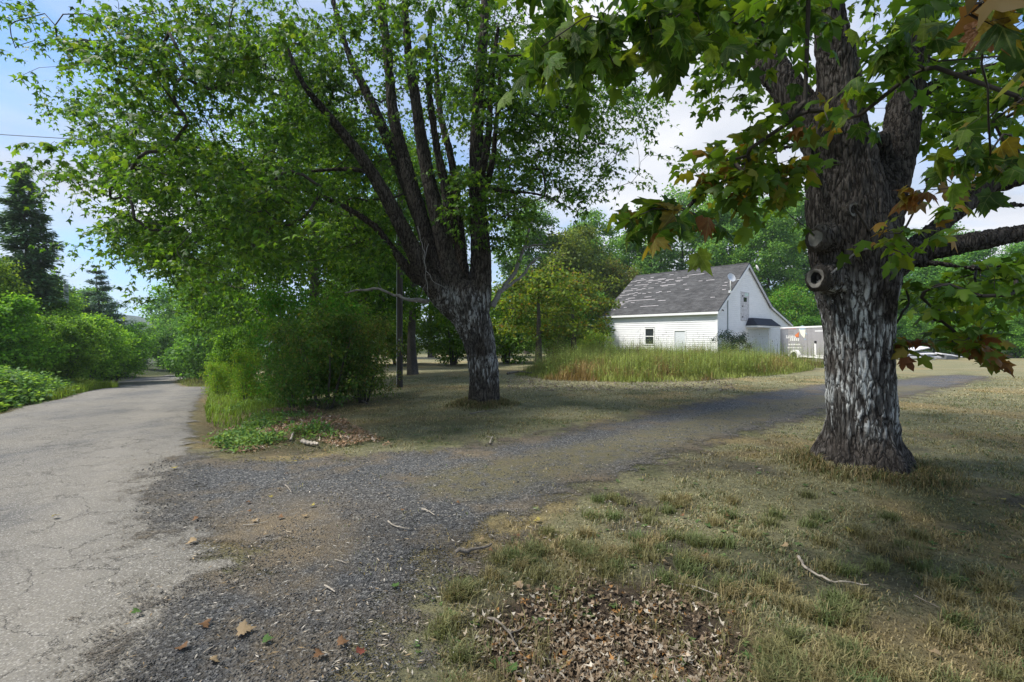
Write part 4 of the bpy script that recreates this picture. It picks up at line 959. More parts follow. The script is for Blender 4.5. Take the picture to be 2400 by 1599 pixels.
# ------------------------------------------------------------------ right maple
gr = H1(*RM); E0 = 5.38
rl = [ovp([(1985, 1115, E0, 114), (1986, 1085, E0, 100), (1983, 1020, E0, 90), (1978, 930, E0, 86), (1974, 820, E0, 85), (1970, 730, E0, 90), (1965, 650, E0, 104), (1958, 560, E0, 108), (1945, 470, E0, 100), (1935, 400, E0, 92)], 0, .79),
      ovp([(1965, 560, E0, 80), (1935, 400, E0, 88), (1930, 300, E0 - .1, 72), (1925, 180, E0 - .1, 54), (1910, 60, E0 - .2, 44), (1900, -80, E0 - .2, 36), (1880, -350, E0, 22)], 0, .79),
      ovp([(1915, 400, E0, 60), (1870, 300, E0 + .1, 46), (1820, 220, E0 + .3, 44), (1770, 150, E0 + .5, 40), (1720, 60, E0 + .7, 35), (1670, -60, E0 + .9, 28), (1580, -260, E0 + 1, 16)], 0, .79),
      ovp([(2000, 560, E0, 70), (2030, 460, E0 + .1, 58), (2060, 360, E0 + .2, 48), (2080, 240, E0 + .3, 42), (2105, 110, E0 + .3, 34), (2130, -20, E0 + .4, 30), (2180, -260, E0 + .5, 18)], 0, .79),
      ovp([(2020, 620, E0, 64), (2080, 588, E0 - .05, 42), (2150, 572, E0 - .1, 32), (2230, 556, E0 - .15, 28), (2330, 538, E0 - .2, 25), (2440, 520, E0 - .3, 21), (2600, 480, E0 - .3, 12)], 0, .79),
      ovp([(2060, 600, E0, 44), (2120, 550, E0 + .1, 27), (2190, 490, E0 + .2, 27), (2250, 440, E0 + .3, 28), (2320, 415, E0 + .3, 25), (2430, 380, E0 + .4, 20), (2620, 300, E0 + .5, 10)], 0, .79),
      ovp([(2085, 230, E0 + .3, 20), (2170, 185, E0 + .2, 14), (2250, 160, E0, 11), (2353, 130, E0 - .2, 8), (2450, 110, E0 - .4, 5)], 0, .79),
      ovp([(2010, 330, E0 + .1, 22), (2045, 300, E0 + .3, 14), (2080, 250, E0 + .8, 10)], 0, .79),
      ovp([(1905, -60, E0 - .2, 24), (1850, -200, E0 - .7, 18), (1720, -330, E0 - 1.4, 14), (1500, -480, E0 - 2, 10)], 0, .79),       # limb reaching towards the camera
      ovp([(2240, 445, E0 + .3, 14), (2300, 470, E0 + .2, 8), (2400, 470, E0, 6)], 0, .79),
      ovp([(2100, 605, E0 - .1, 14), (2160, 605, E0 - .3, 6), (2250, 618, E0 - .4, 5), (2353, 600, E0 - .5, 4)], 0, .79),
      ovp([(1880, 318, E0, 14), (1790, 345, E0 - .3, 5), (1700, 400, E0 - .7, 4), (1620, 440, E0 - 1.0, 3), (1540, 520, E0 - 1.5, 2)], 0, .79),
      ovp([(1960, 640, E0, 62), (1918, 640, E0 - .14, 46), (1884, 640, E0 - .24, 28)], 0, .9),
      ovp([(1955, 545, E0, 58), (1910, 547, E0 - .12, 44), (1878, 548, E0 - .22, 28)], 0, .9)]
kn = [P(1960 * OV, 482 * OV, E0 - .5), P(1853 * OV, 548 * OV, E0 - .25), P(1850 * OV, 640 * OV, E0 - .22)]
def rextra(co, no, d):
    e = np.zeros(len(co))
    th = np.arctan2(co[:, 1] - RM[1], co[:, 0] - RM[0]); zz = co[:, 2] - gr
    e += sstep(.7, 0, zz) ** 1.5 * (.075 * np.cos(th * 5 + 1.0 + 1.5 * zz) + .05 * np.cos(th * 3 - .6) + .025 * np.cos(th * 9)) + sstep(.3, 0, zz) * .05
    e += .05 * (fbm(co * 2.2, 2, 31) - .5) * sstep(1.6, 2.3, zz)
    # sapsucker pits in rows
    for k in range(70):
        q = np.array([RM[0] + .43 * math.cos(-1.6 + (k * .618 % 1 - .5) * 2.0), RM[1] + .43 * math.sin(-1.6 + (k * .618 % 1 - .5) * 2.0), gr + .55 + (k // 7) * .11 + .02 * math.sin(k)])
        m = np.abs(co[:, 2] - q[2]) < .06
        dd_ = np.linalg.norm((co[m] - q) * np.array([1, 1, .75]), axis=1); e[m] -= .035 * np.exp(-(dd_ / .022) ** 2)
    return e
near_top = []
r1 = np.random.default_rng(5)
while len(near_top) < 400:                                    # unseen crown above the view, spread over the camera to shade the ground
    q = np.array([r1.uniform(-5.6, 10), r1.uniform(-4.5, 11.5), r1.uniform(4.6, 9.5)])
    if ((q[0] - 2.2) / 7.8) ** 2 + ((q[1] - 3.4) / 7.8) ** 2 + ((q[2] - 4.6) / 5) ** 2 < 1 and (q[1] < -.6 or HOR - (q[2] - EYE - 1.0) / max(q[1] + .8, .3) * FPX < -20): near_top.append(q)
PAL_R = ([(.07, .155, .018), (.1, .2, .022), (.145, .25, .026), (.05, .11, .017), (.2, .28, .028)], (3, 4, 2.5, 2, 1))
PAL_Y = ([(.06, .13, .016), (.13, .2, .022), (.24, .2, .03), (.24, .12, .025), (.18, .07, .02)], (3.5, 3.5, 1.3, .6, .3))
PAL_O = ([(.2, .1, .025), (.15, .055, .018), (.12, .17, .02), (.2, .16, .03)], (2, 1.6, 2.2, 1.8))
PAL_B = ([(.2, .14, .06), (.2, .1, .035), (.13, .15, .04)], (3, 1.3, 1.6))
regs = [dict(poly=[(1250, 0), (1600, 0), (1610, 50), (1540, 100), (1470, 90), (1410, 165), (1340, 205), (1270, 180), (1240, 100)], n=34, y=(2.6, 3.8), ln=11, sp=.24, droop=1.1),
        dict(poly=[(1560, 0), (1900, 0), (1890, 30), (1790, 55), (1700, 50), (1640, 90), (1560, 90)], n=36, y=(3.0, 5), ln=14, sp=.3),
        dict(poly=[(1560, 30), (1900, 60), (1840, 200), (1760, 250), (1640, 240), (1590, 160)], n=26, y=(6.6, 9), ln=22, sp=.4),
        dict(poly=[(1640, 350), (1760, 320), (1850, 300), (1845, 420), (1760, 450), (1660, 450), (1600, 420)], n=34, y=(3.8, 5.0), ln=11, sp=.24, pal=([(.08, .16, .018), (.12, .2, .022), (.2, .21, .026), (.22, .13, .025)], (3, 3, 1.3, .6))),
        dict(poly=[(1435, 430), (1540, 420), (1600, 500), (1530, 545), (1440, 520)], n=10, y=(2.7, 3.4), ln=6, sp=.16, pal=PAL_Y, droop=1.2),
        dict(poly=[(1780, 420), (1850, 400), (1850, 640), (1820, 560)], n=6, y=(4.6, 5.2), ln=9, sp=.2),
        dict(poly=[(1960, 0), (2353, 0), (2353, 400), (2230, 420), (2160, 320), (2140, 120), (1980, 150)], n=105, y=(4.2, 8), ln=15, sp=.32),
        dict(poly=[(1990, 0), (2190, 0), (2180, 160), (2040, 170), (1960, 120)], n=12, y=(2.7, 3.6), ln=9, sp=.2),
        dict(poly=[(2190, 20), (2353, 10), (2353, 110), (2230, 90)], n=3, y=(1.3, 1.6), ln=4, sp=.1, pal=PAL_B),
        dict(poly=[(2250, 260), (2353, 200), (2353, 360), (2270, 390), (2200, 330)], n=9, y=(2.2, 3.2), ln=6, sp=.16, pal=PAL_Y),
        dict(poly=[(1795, 235), (1850, 230), (1945, 300), (1910, 335), (1820, 300)], n=6, y=(3.0, 3.5), ln=5, sp=.13, pal=([(.17, .2, .02), (.3, .21, .025), (.08, .17, .02)], (2, 1.4, 3))),
        dict(poly=[(2030, 460), (2180, 450), (2200, 520), (2070, 590), (2020, 570)], n=9, y=(3.6, 4.3), ln=6, sp=.15, pal=([(.17, .23, .02), (.1, .2, .02), (.28, .17, .03)], (3, 3, .7))),
        dict(poly=[(2090, 380), (2160, 370), (2190, 420), (2110, 440)], n=4, y=(3.2, 3.7), ln=6, sp=.14, pal=PAL_B),
        dict(poly=[(2090, 640), (2353, 600), (2353, 720), (2290, 750), (2200, 730), (2100, 690)], n=38, y=(4.4, 7), ln=11, sp=.26),
        dict(poly=[(2060, 755), (2120, 765), (2120, 800), (2065, 790)], n=3, y=(4.7, 5.2), ln=8, sp=.15, pal=PAL_O),
        dict(poly=[(2120, 740), (2250, 750), (2280, 800), (2180, 790)], n=9, y=(4.7, 5.4), ln=8, sp=.17, pal=PAL_Y),
        dict(poly=[(2195, 780), (2275, 785), (2265, 825), (2205, 810)], n=5, y=(4.7, 5.2), ln=8, sp=.14, pal=PAL_O, droop=1.4),
        dict(pts=near_top, ln=22, sp=.6, size=(.14, .2))]
right, rtrunk, roff = maple('maple_tree', 'massive old maple trunk at the right with lichen-whitened bark and some orange leaves', rl, RM, .0165, .032, regs, 14, .3, (.115, .16), MAPLE, M['bark_r'], 33, PAL_R, (gr + .2, gr + 2.2), 300, rextra, 2)
# pruned branch stubs: raised bark collar and a cut face
def stub(c, n, r, hole, nm='branch_stub'):
    n = nrm(np.array(n, float)); a = nrm(np.cross(n, [0, 0, 1.])); b = np.cross(n, a); V = []; F = []
    prof_ = [(1.5, -.9), (1.3, -.35), (1.12, .0), (.99, .05), (.86, -.02)] + ([(.62, -.12), (.5, -.9), (.1, -1.3)] if hole else [(.7, -.05), (.35, -.03), (.02, -.05)])
    for i, (rr, h) in enumerate(prof_):
        for j in range(28):
            th = j * math.pi / 14; k = 1 + .07 * math.sin(3 * th + i) + .04 * math.sin(7 * th + 2 * i)
            V.append(c + r * rr * k * (math.cos(th) * a + 1.15 * math.sin(th) * b) + n * h * r)
    for i in range(len(prof_) - 1):
        for j in range(28): F.append((i * 28 + j, i * 28 + (j + 1) % 28, (i + 1) * 28 + (j + 1) % 28, (i + 1) * 28 + j))
    V = np.array(V) - roff; F = np.array(F)
    mi = np.repeat([0] * 4 + [1] * (len(prof_) - 5), 28) if not hole else np.repeat([0] * 3 + [1] * 2 + [2] * (len(prof_) - 6), 28)  # hole walls coloured black, painting in the shade of the hollow
    link(nm, mesh_np(nm, V, F, [M['bark_stub'], M['cut'], M['black']], smooth=True, midx=mi), rtrunk)
def tsurf(px, py, fallback):
    """nearest trunk surface seen through a photograph pixel"""
    o = Vector((0, 0, EYE)) - Vector(roff); d = Vector(((px - 1200) / FPX, 1, -(py - HOR) / FPX)).normalized()
    ok, loc, no, _ = BVH.ray_cast(o, d)[0] is not None, *BVH.ray_cast(o, d)[:3]
    return (np.array(loc) + roff, np.array(no)) if ok else (fallback, np.array([0, -1, 0]))
from mathutils.bvhtree import BVHTree
BVH = BVHTree.FromPolygons([v.co for v in rtrunk.data.vertices], [tuple(p.vertices) for p in rtrunk.data.polygons])
c, _ = tsurf(1961 * OV, 482 * OV, kn[0]); stub(c + np.array([0, -.02, 0]), (0, -1, -.1), .062, True)
nk = np.array([-.86, -.5, .03])
stub(P(1876 * OV, 548 * OV, E0 - .22) + nk * .03, nk, .088, False)
stub(P(1880 * OV, 640 * OV, E0 - .24) + nk * .06, nk, .09, True)
pl = [tsurf(x * OV, y * OV, kn[0])[0] + np.array([0, -.03, 0]) for x, y in [(1905, 630), (1935, 605), (1965, 580), (1995, 572)]]
V, F = tube_np(catmull(np.array(pl), .03), .011, 6); link('creeper_stem', mesh_np('creeper_stem', V - roff, F, [M['dead']], smooth=True), rtrunk)
pl = [tsurf(x * OV, y * OV, kn[0])[0] + np.array([.01, -.02, 0]) for x, y in [(2075, 640)]] + [P(2083 * OV, 670 * OV, E0 - .1), P(2072 * OV, 720 * OV, E0 - .1), P(2058 * OV, 745 * OV, E0)]
V, F = tube_np(catmull(np.array(pl), .03), .012, 6); link('hanging_shoot', mesh_np('hanging_shoot', V - roff, F, [M['twig']], smooth=True), rtrunk)
# ------------------------------------------------------------------ other trees: a few kinds, each individual placed on its own
def gen_tree(seed, Ht, cb, R, ncl, ln, lsize, tr_, pal, tmpl=CARD, lobes=12, lean=0.0, sp=None, stems=1, top=1.0, gap=.0, flat_=.6):
    r = np.random.default_rng(seed); sk = Skel(); limbs = []
    for s in range(stems):
        a = r.uniform(0, 6.28); o = np.array([math.cos(a), math.sin(a)]) * (0 if stems == 1 else tr_ * 2.2)
        k = 6; zz = np.linspace(-.3, Ht * (.82 if stems == 1 else r.uniform(.45, .8)), k)
        w = np.cumsum(r.normal(size=(k, 2)) * .06 * Ht / 10, 0) + np.outer(zz / Ht, [lean * Ht, 0]) + (0 if stems == 1 else np.outer(zz / Ht, o / (tr_ * 2.2)) * R * .5)
        pts = np.column_stack([o[0] + w[:, 0] - w[0, 0], o[1] + w[:, 1] - w[0, 1], zz, tr_ * (1.15 - np.linspace(0, 1, k) * 1.0).clip(.12, 2)])
        pts[0, 3] *= 1.3
        c = catmull(pts, .5); limbs.append(c); sk.limb(c)
    lob = []
    for i in range(lobes):
        u = (i + .5) / lobes; z = cb + (Ht - cb) * (.12 + .78 * u); prof_ = math.sin(min(1, .25 + .8 * u) * math.pi * .93) ** .7 * (1 if u < .6 else top)
        a = i * 2.4 + r.uniform(-.4, .4); rr = R * prof_ * r.uniform(.35, .75)
        lob.append((np.array([rr * math.cos(a) + lean * z, rr * math.sin(a), z]), R * r.uniform(.22, .5) * (.6 + .4 * prof_)))
    C = []
    while len(C) < ncl:
        c, q = lob[r.integers(len(lob))]; d = rand_dir(1, r)[0] * np.array([1, 1, .8]); p = c + d * q * (r.uniform(.4, 1.0) ** .5 if r.uniform() > .14 else r.uniform(1.1, 1.55))
        if p[2] > cb * .8: C.append(p)
    sp = sp or R * .16
    st = 0 if stems > 1 else int(len(limbs[0]) * max(.12, cb / Ht * .9))
    tv, tf = sk.grow(C, r, st, rk=tr_ * .035, rmin=tr_ * .05)
    parts = [tube_np(l[:, :3], l[:, 3], 9) for l in limbs] + [(tv, tf)]
    v, f = joinq(parts)
    pos, tip, nor, sz = sprays(C, r, ln, sp, flat_, .45, lsize, .7, .8)
    m = pos[:, 2] > .08
    pos, tip, nor, sz = pos[m], tip[m], nor[m], sz[m]
    V, F = leaves_np(pos, tip, nor, sz, tmpl); K = palette(len(pos), r, *pal)
    return mesh_np('trunk', v, f, [M['bark_far']], smooth=True), mesh_np('crown', V, F, [M['leaf_far']], col=np.repeat(K, len(tmpl[0]), 0))
def gen_conifer(seed, Ht, R, ragged=.3, whorls=22, per=7, pal=None, start=.12, upt=0.0, dens=1.0, nl=.16):
    r = np.random.default_rng(seed); B, pos, tip = [], [], []
    zz = np.linspace(-.3, Ht, 10); tr_ = Ht * .014
    v, f = tube_np(np.column_stack([.02 * Ht * np.sin(zz * .4), 0 * zz, zz]), tr_ * (1.1 - zz / Ht).clip(.06, 2), 9); B.append((v, f))
    for w in range(whorls):
        u = w / (whorls - 1); z = Ht * (start + (1 - start) * u ** .92) - .05
        for k in range(per):
            L = R * ((1 - u) ** .8 * .95 + .06) * r.uniform(1 - ragged, 1 + ragged * .4); a = r.uniform(0, 6.28)
            n = 6; s = np.linspace(0, 1, n); d = np.array([math.cos(a), math.sin(a)])
            q = np.column_stack([np.outer(s, d) * L + np.array([.02 * Ht * math.sin(z * .4), 0]), z + L * (-.28 * s + .24 * s ** 2 + upt * s)])
            B.append(tube_np(q, .012 * Ht / 10 * (1.15 - s), 4))
            m = int(dens * (16 + 60 * L)); t_ = r.uniform(.15, 1, m) ** .8; i = np.clip((t_ * (n - 1)).astype(int), 0, n - 2); fr = t_ * (n - 1) - i
            c = q[i] * (1 - fr[:, None]) + q[i + 1] * fr[:, None]; side = r.choice([-1, 1], m)[:, None] * np.array([-d[1], d[0], 0])
            lat = side * (r.uniform(0, 1, m) * L * .34 * (1 - .5 * t_))[:, None]
            pos.append(c + lat + r.normal(size=(m, 3)) * np.array([.05, .05, .11]) * L ** .5); tip.append(side * .8 + np.append(d, -.15) + r.normal(size=(m, 3)) * .35)
    v, f = joinq(B); pos = np.concatenate(pos); tip = np.concatenate(tip)
    V, F = leaves_np(pos, tip, rand_dir(len(pos), r) * .5 + np.array([0, 0, 1]), r.uniform(nl * .8, nl * 1.6, len(pos)) * Ht / 10 ** 1.0 * .9, (np.array([[-.09, 0, 0], [.09, 0, 0], [.16, .6, -.02], [0, 1, -.08], [-.16, .6, -.02]]), np.array([(0, 1, 2), (0, 2, 3), (0, 3, 4)])))
    K = palette(len(pos), r, *(pal or ([(.1, .18, .075), (.13, .22, .09), (.07, .13, .06)], (1, 1, 1))))
    return mesh_np('trunk', v, f, [M['bark_far']], smooth=True), mesh_np('crown', V, F, [M['needle']], col=np.repeat(K, 5, 0))
PG = ([(.08, .165, .035), (.11, .205, .04), (.15, .245, .05), (.055, .115, .03)], (3, 4, 2, 2))
PYG = ([(.11, .19, .03), (.16, .23, .03), (.2, .22, .03), (.075, .14, .025), (.22, .15, .035)], (3, 3, 1.4, 2, .5))
PBU = ([(.07, .13, .04), (.1, .165, .045), (.14, .165, .05), (.17, .145, .065), (.07, .11, .035)], (3, 3, 1.5, 1, 2))
K = {'round': gen_tree(101, 11, 2.2, 4.2, 230, 80, (.13, .24), .24, PG, lobes=15),
     'tall': gen_tree(102, 17, 5, 3.8, 230, 75, (.14, .25), .24, PG, lobes=17, top=.8),
     'airy': gen_tree(103, 17, 4.5, 3.4, 150, 60, (.13, .24), .2, PG, lobes=13, sp=.6),
     'wide': gen_tree(104, 8, 1.4, 4.0, 200, 75, (.12, .21), .2, PYG, lobes=14),
     'apple': gen_tree(105, 5.6, 1.5, 3.0, 120, 60, (.1, .18), .2, PYG, lobes=11, sp=.36),
     'brush': gen_tree(106, 5.5, .3, 2.9, 210, 80, (.1, .19), .07, PG, lobes=14, stems=6, sp=.45),
     'shrub': gen_tree(107, 2.6, .1, 1.5, 190, 64, (.035, .11), .035, PBU, OVAL, lobes=15, stems=9, sp=.2),
     'maple': gen_tree(108, 12.5, 2.4, 5.0, 330, 60, (.16, .24), .26, (GREEN, (3, 4, 3, 2.5, 1)), MAPLE_S, lobes=20, sp=.62),
     'spruce': gen_conifer(109, 13, 2.5, .45, 34, 8, dens=1.2, nl=.2),
     'pine': gen_conifer(110, 12, 3.4, .5, 15, 6, ([(.1, .165, .09), (.125, .19, .1), (.07, .12, .07)], (1, 1, 1)), .3, .12, 1.5, .2),
     'darkshrub': gen_tree(111, 1.9, .3, .8, 60, 40, (.06, .1), .02, ([(.018, .035, .03), (.025, .05, .035)], (1, 1)), OVAL, lobes=8, stems=7, sp=.2)}
def plant(kind, px, Y, h, label, name='tree', cat='tree', group=None, col=(1, 1, 1), w=1.0, rz=None, x=None, sink=0.0):
    """one individual of a kind: its height in metres, where its foot stands in the photograph (column) and how far away"""
    X = (px - 1200) / FPX * Y if x is None else x
    base = {'round': 11, 'tall': 17, 'airy': 17, 'wide': 8, 'apple': 5.6, 'brush': 5.5, 'shrub': 2.6, 'maple': 12.5, 'spruce': 13, 'pine': 12, 'darkshrub': 1.9}[kind]
    s = h / base; tr = link(name, None, loc=(X, Y, H1(X, Y) - sink), label=label, cat=cat, group=group)
    tr.scale = (s * w, s * w, s); tr.rotation_euler = (0, 0, rz if rz is not None else random.uniform(0, 6.28))
    a, b = K[kind]
    link('stem' if kind in ('brush', 'shrub', 'darkshrub') else 'trunk', a, tr); c = link('crown', b, tr); c.color = (*col, 1)
    return tr
# --- along the road, right-hand side, beyond the left maple
plant('maple', 735, 17.5, 11, 'second maple along the road, dark trunk half hidden behind the big bush', 'maple_tree', w=1.0, col=(.85, .9, .9), rz=1.0)
plant('maple', 560, 24, 10.5, 'third maple along the road with a thin pale trunk showing against the sky', 'maple_tree', w=.8, col=(1.0, 1.05, .9), rz=2.2)
plant('maple', 968, 21.5, 11, 'maple standing on the back lawn just right of the wooden pole', 'maple_tree', w=.85, col=(.95, 1, .8), rz=.4)
plant('maple', 860, 27, 10, 'maple behind the back lawn, seen between bush and wooden pole', 'maple_tree', w=.85, col=(1.1, 1.15, .9), rz=4.1)
plant('brush', 1060, 30, 4.5, 'tangled bright green thicket at the far end of the back lawn', 'thicket', 'bush', col=(1.15, 1.2, .8))
plant('brush', 930, 31, 4.2, 'sunlit green thicket behind the back lawn maple', 'thicket', 'bush', col=(1.3, 1.3, .8))
plant('brush', 820, 29, 4.5, 'dense green thicket behind the big roadside bush', 'thicket', 'bush', col=(.8, .9, .8))
plant('tall', 1010, 42, 15, 'tall tree rising behind the back lawn left of the left maple stems', 'broadleaf_tree')
plant('tall', 840, 40, 14, 'tall tree behind the second roadside maple', 'broadleaf_tree', col=(.9, .95, .9))
# --- big bush by the road and its neighbours
for px, Y, h, w, c, lab in [(762, 11.0, 2.55, .92, (.95, 1.2, .85), 'big shaggy dark bush at the edge of the lawn, left of the wooden pole'),
                            (690, 11.4, 2.3, .72, (1.15, 1.45, .9), 'green leafy bush merging with the left side of the big shaggy bush'),
                            (850, 11.9, 2.35, .85, (1.2, 1.2, .9), 'olive-brown thinning bush between the big shaggy bush and the wooden pole'),
                            (680, 12.6, 3.4, .62, (1.0, 1.75, .7), 'fresh green bush peaking above the big shaggy bush'),
                            (780, 12.9, 3.0, .8, (1.0, 1.75, .7), 'fresh green vine-covered bush behind the big shaggy bush'),
                            (580, 13.6, 1.7, .65, (1.5, 1.85, .7), 'bright yellow-green bush at the road verge beside the crest')]:
    plant('shrub', px, Y, h, lab, 'bush', 'bush', 'bushes along the lawn edge', c, w)
plant('shrub', 512, 17.5, 1.4, 'lime-green bush at the road verge right at the crest', 'bush', 'bush', 'bushes along the lawn edge', (1.9, 2.2, .8), .8)
plant('brush', 552, 21, 2.8, 'leafy thicket on the verge behind the bright bushes', 'thicket', 'bush', None, (1.2, 1.35, .8), .8)
# --- small trees and thicket between left maple and barn
plant('apple', 1262, 27.5, 6.0, 'small crooked apple tree with forked dark trunk in the weeds left of the barn', 'apple_tree', col=(1.0, 1.0, .9), rz=.7)
plant('apple', 1345, 33, 6.5, 'small apple tree with olive leaves right behind the forked one', 'apple_tree', col=(.85, .8, .7), rz=2.7)
plant('brush', 1190, 33, 5.5, 'bright green thicket right beside the left maple trunk', 'thicket', 'bush', col=(1.3, 1.35, .9))
plant('brush', 1290, 40, 6.0, 'shaded green thicket behind the apple trees', 'thicket', 'bush', col=(.9, 1.05, .9))
plant('brush', 1385, 43, 6, 'dark green thicket against the far left corner of the barn', 'thicket', 'bush', col=(.75, .95, .8))
plant('shrub', 1395, 36.5, 2.6, 'pale lime shrub against the left corner of the barn', 'shrub', 'bush', col=(2.2, 2.3, 1.0))
plant('tall', 1235, 50, 17, 'tall tree showing between left maple and apple tree', 'broadleaf_tree', col=(1.0, 1.15, 1.0))
plant('round', 1330, 50, 14, 'rounded tree with rusty leaves above the apple trees', 'broadleaf_tree', col=(1.25, .95, .8))
plant('wide', 1450, 52, 10.5, 'soft olive tree just above the left end of the barn ridge', 'broadleaf_tree', col=(.85, .75, 1.0), w=.7)
# --- wood behind the barn
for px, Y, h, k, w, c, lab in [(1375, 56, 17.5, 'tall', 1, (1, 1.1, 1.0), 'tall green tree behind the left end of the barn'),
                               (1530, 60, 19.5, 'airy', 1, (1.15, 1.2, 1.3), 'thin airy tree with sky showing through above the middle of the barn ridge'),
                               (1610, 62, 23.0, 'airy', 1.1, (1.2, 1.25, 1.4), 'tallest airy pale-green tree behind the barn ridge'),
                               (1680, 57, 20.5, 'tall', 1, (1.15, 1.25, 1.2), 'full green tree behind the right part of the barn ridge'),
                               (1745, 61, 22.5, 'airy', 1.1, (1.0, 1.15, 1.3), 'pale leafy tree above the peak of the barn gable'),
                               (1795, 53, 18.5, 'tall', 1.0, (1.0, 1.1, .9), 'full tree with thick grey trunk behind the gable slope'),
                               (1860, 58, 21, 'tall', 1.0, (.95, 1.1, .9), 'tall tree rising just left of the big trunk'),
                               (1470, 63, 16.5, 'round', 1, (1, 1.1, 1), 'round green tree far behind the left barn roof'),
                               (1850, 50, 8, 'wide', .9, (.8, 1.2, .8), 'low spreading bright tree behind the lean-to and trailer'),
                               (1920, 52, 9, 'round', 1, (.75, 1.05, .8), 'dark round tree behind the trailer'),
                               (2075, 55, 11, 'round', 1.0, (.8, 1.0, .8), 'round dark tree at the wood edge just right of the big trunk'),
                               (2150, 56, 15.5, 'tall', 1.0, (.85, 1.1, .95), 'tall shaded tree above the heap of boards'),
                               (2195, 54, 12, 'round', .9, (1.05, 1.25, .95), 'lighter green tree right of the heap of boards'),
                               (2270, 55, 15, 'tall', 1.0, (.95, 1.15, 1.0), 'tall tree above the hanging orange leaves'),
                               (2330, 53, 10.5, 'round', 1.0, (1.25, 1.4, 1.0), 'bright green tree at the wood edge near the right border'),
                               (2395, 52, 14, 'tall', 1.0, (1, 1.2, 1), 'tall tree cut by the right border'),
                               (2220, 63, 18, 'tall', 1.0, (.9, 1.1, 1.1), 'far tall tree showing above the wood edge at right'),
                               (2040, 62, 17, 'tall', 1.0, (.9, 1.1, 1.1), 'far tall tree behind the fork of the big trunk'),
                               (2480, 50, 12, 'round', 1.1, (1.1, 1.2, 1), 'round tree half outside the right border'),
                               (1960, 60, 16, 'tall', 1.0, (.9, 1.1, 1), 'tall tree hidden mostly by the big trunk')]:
    plant(k, px, Y, h, lab, 'broadleaf_tree', 'tree', 'wood behind the barn', tuple(1.25 * x + (.0, .0, .25)[i] for i, x in enumerate(c)), w)  # tint lightened, with blue added as air haze painted into the leaves
for px, Y, h, c, lab in [(2120, 50, 4.6, (1.1, 1.3, .9), 'leafy undergrowth bush right behind the heap of boards'), (2210, 49.5, 4.0, (1.2, 1.4, .9), 'light green undergrowth bush right of the heap of boards'),
                         (2300, 49, 5.2, (1.3, 1.5, .9), 'pale undergrowth bush below the right wood edge'), (2385, 48, 4.6, (1.4, 1.6, 1.0), 'bright undergrowth bush at the right border'),
                         (2060, 50, 5, (.8, 1.1, .8), 'dark undergrowth bush hugging the right side of the big trunk'), (1905, 45, 4, (.8, 1.1, .7), 'dark undergrowth bush behind the trailer roof'),
                         (1990, 47, 5, (.8, 1.1, .7), 'undergrowth bush concealed behind the big trunk')]:
    plant('brush', px, Y, h, lab, 'bush', 'bush', 'undergrowth of the wood edge', c)
plant('darkshrub', 1705, 33.0, 2.4, 'dark leafy shrub with upright stems at the near corner of the barn', 'shrub', 'bush', w=1.0)
plant('darkshrub', 1738, 34.2, 2.3, 'dark shrub beside the garage door of the barn', 'shrub', 'bush', w=.7)
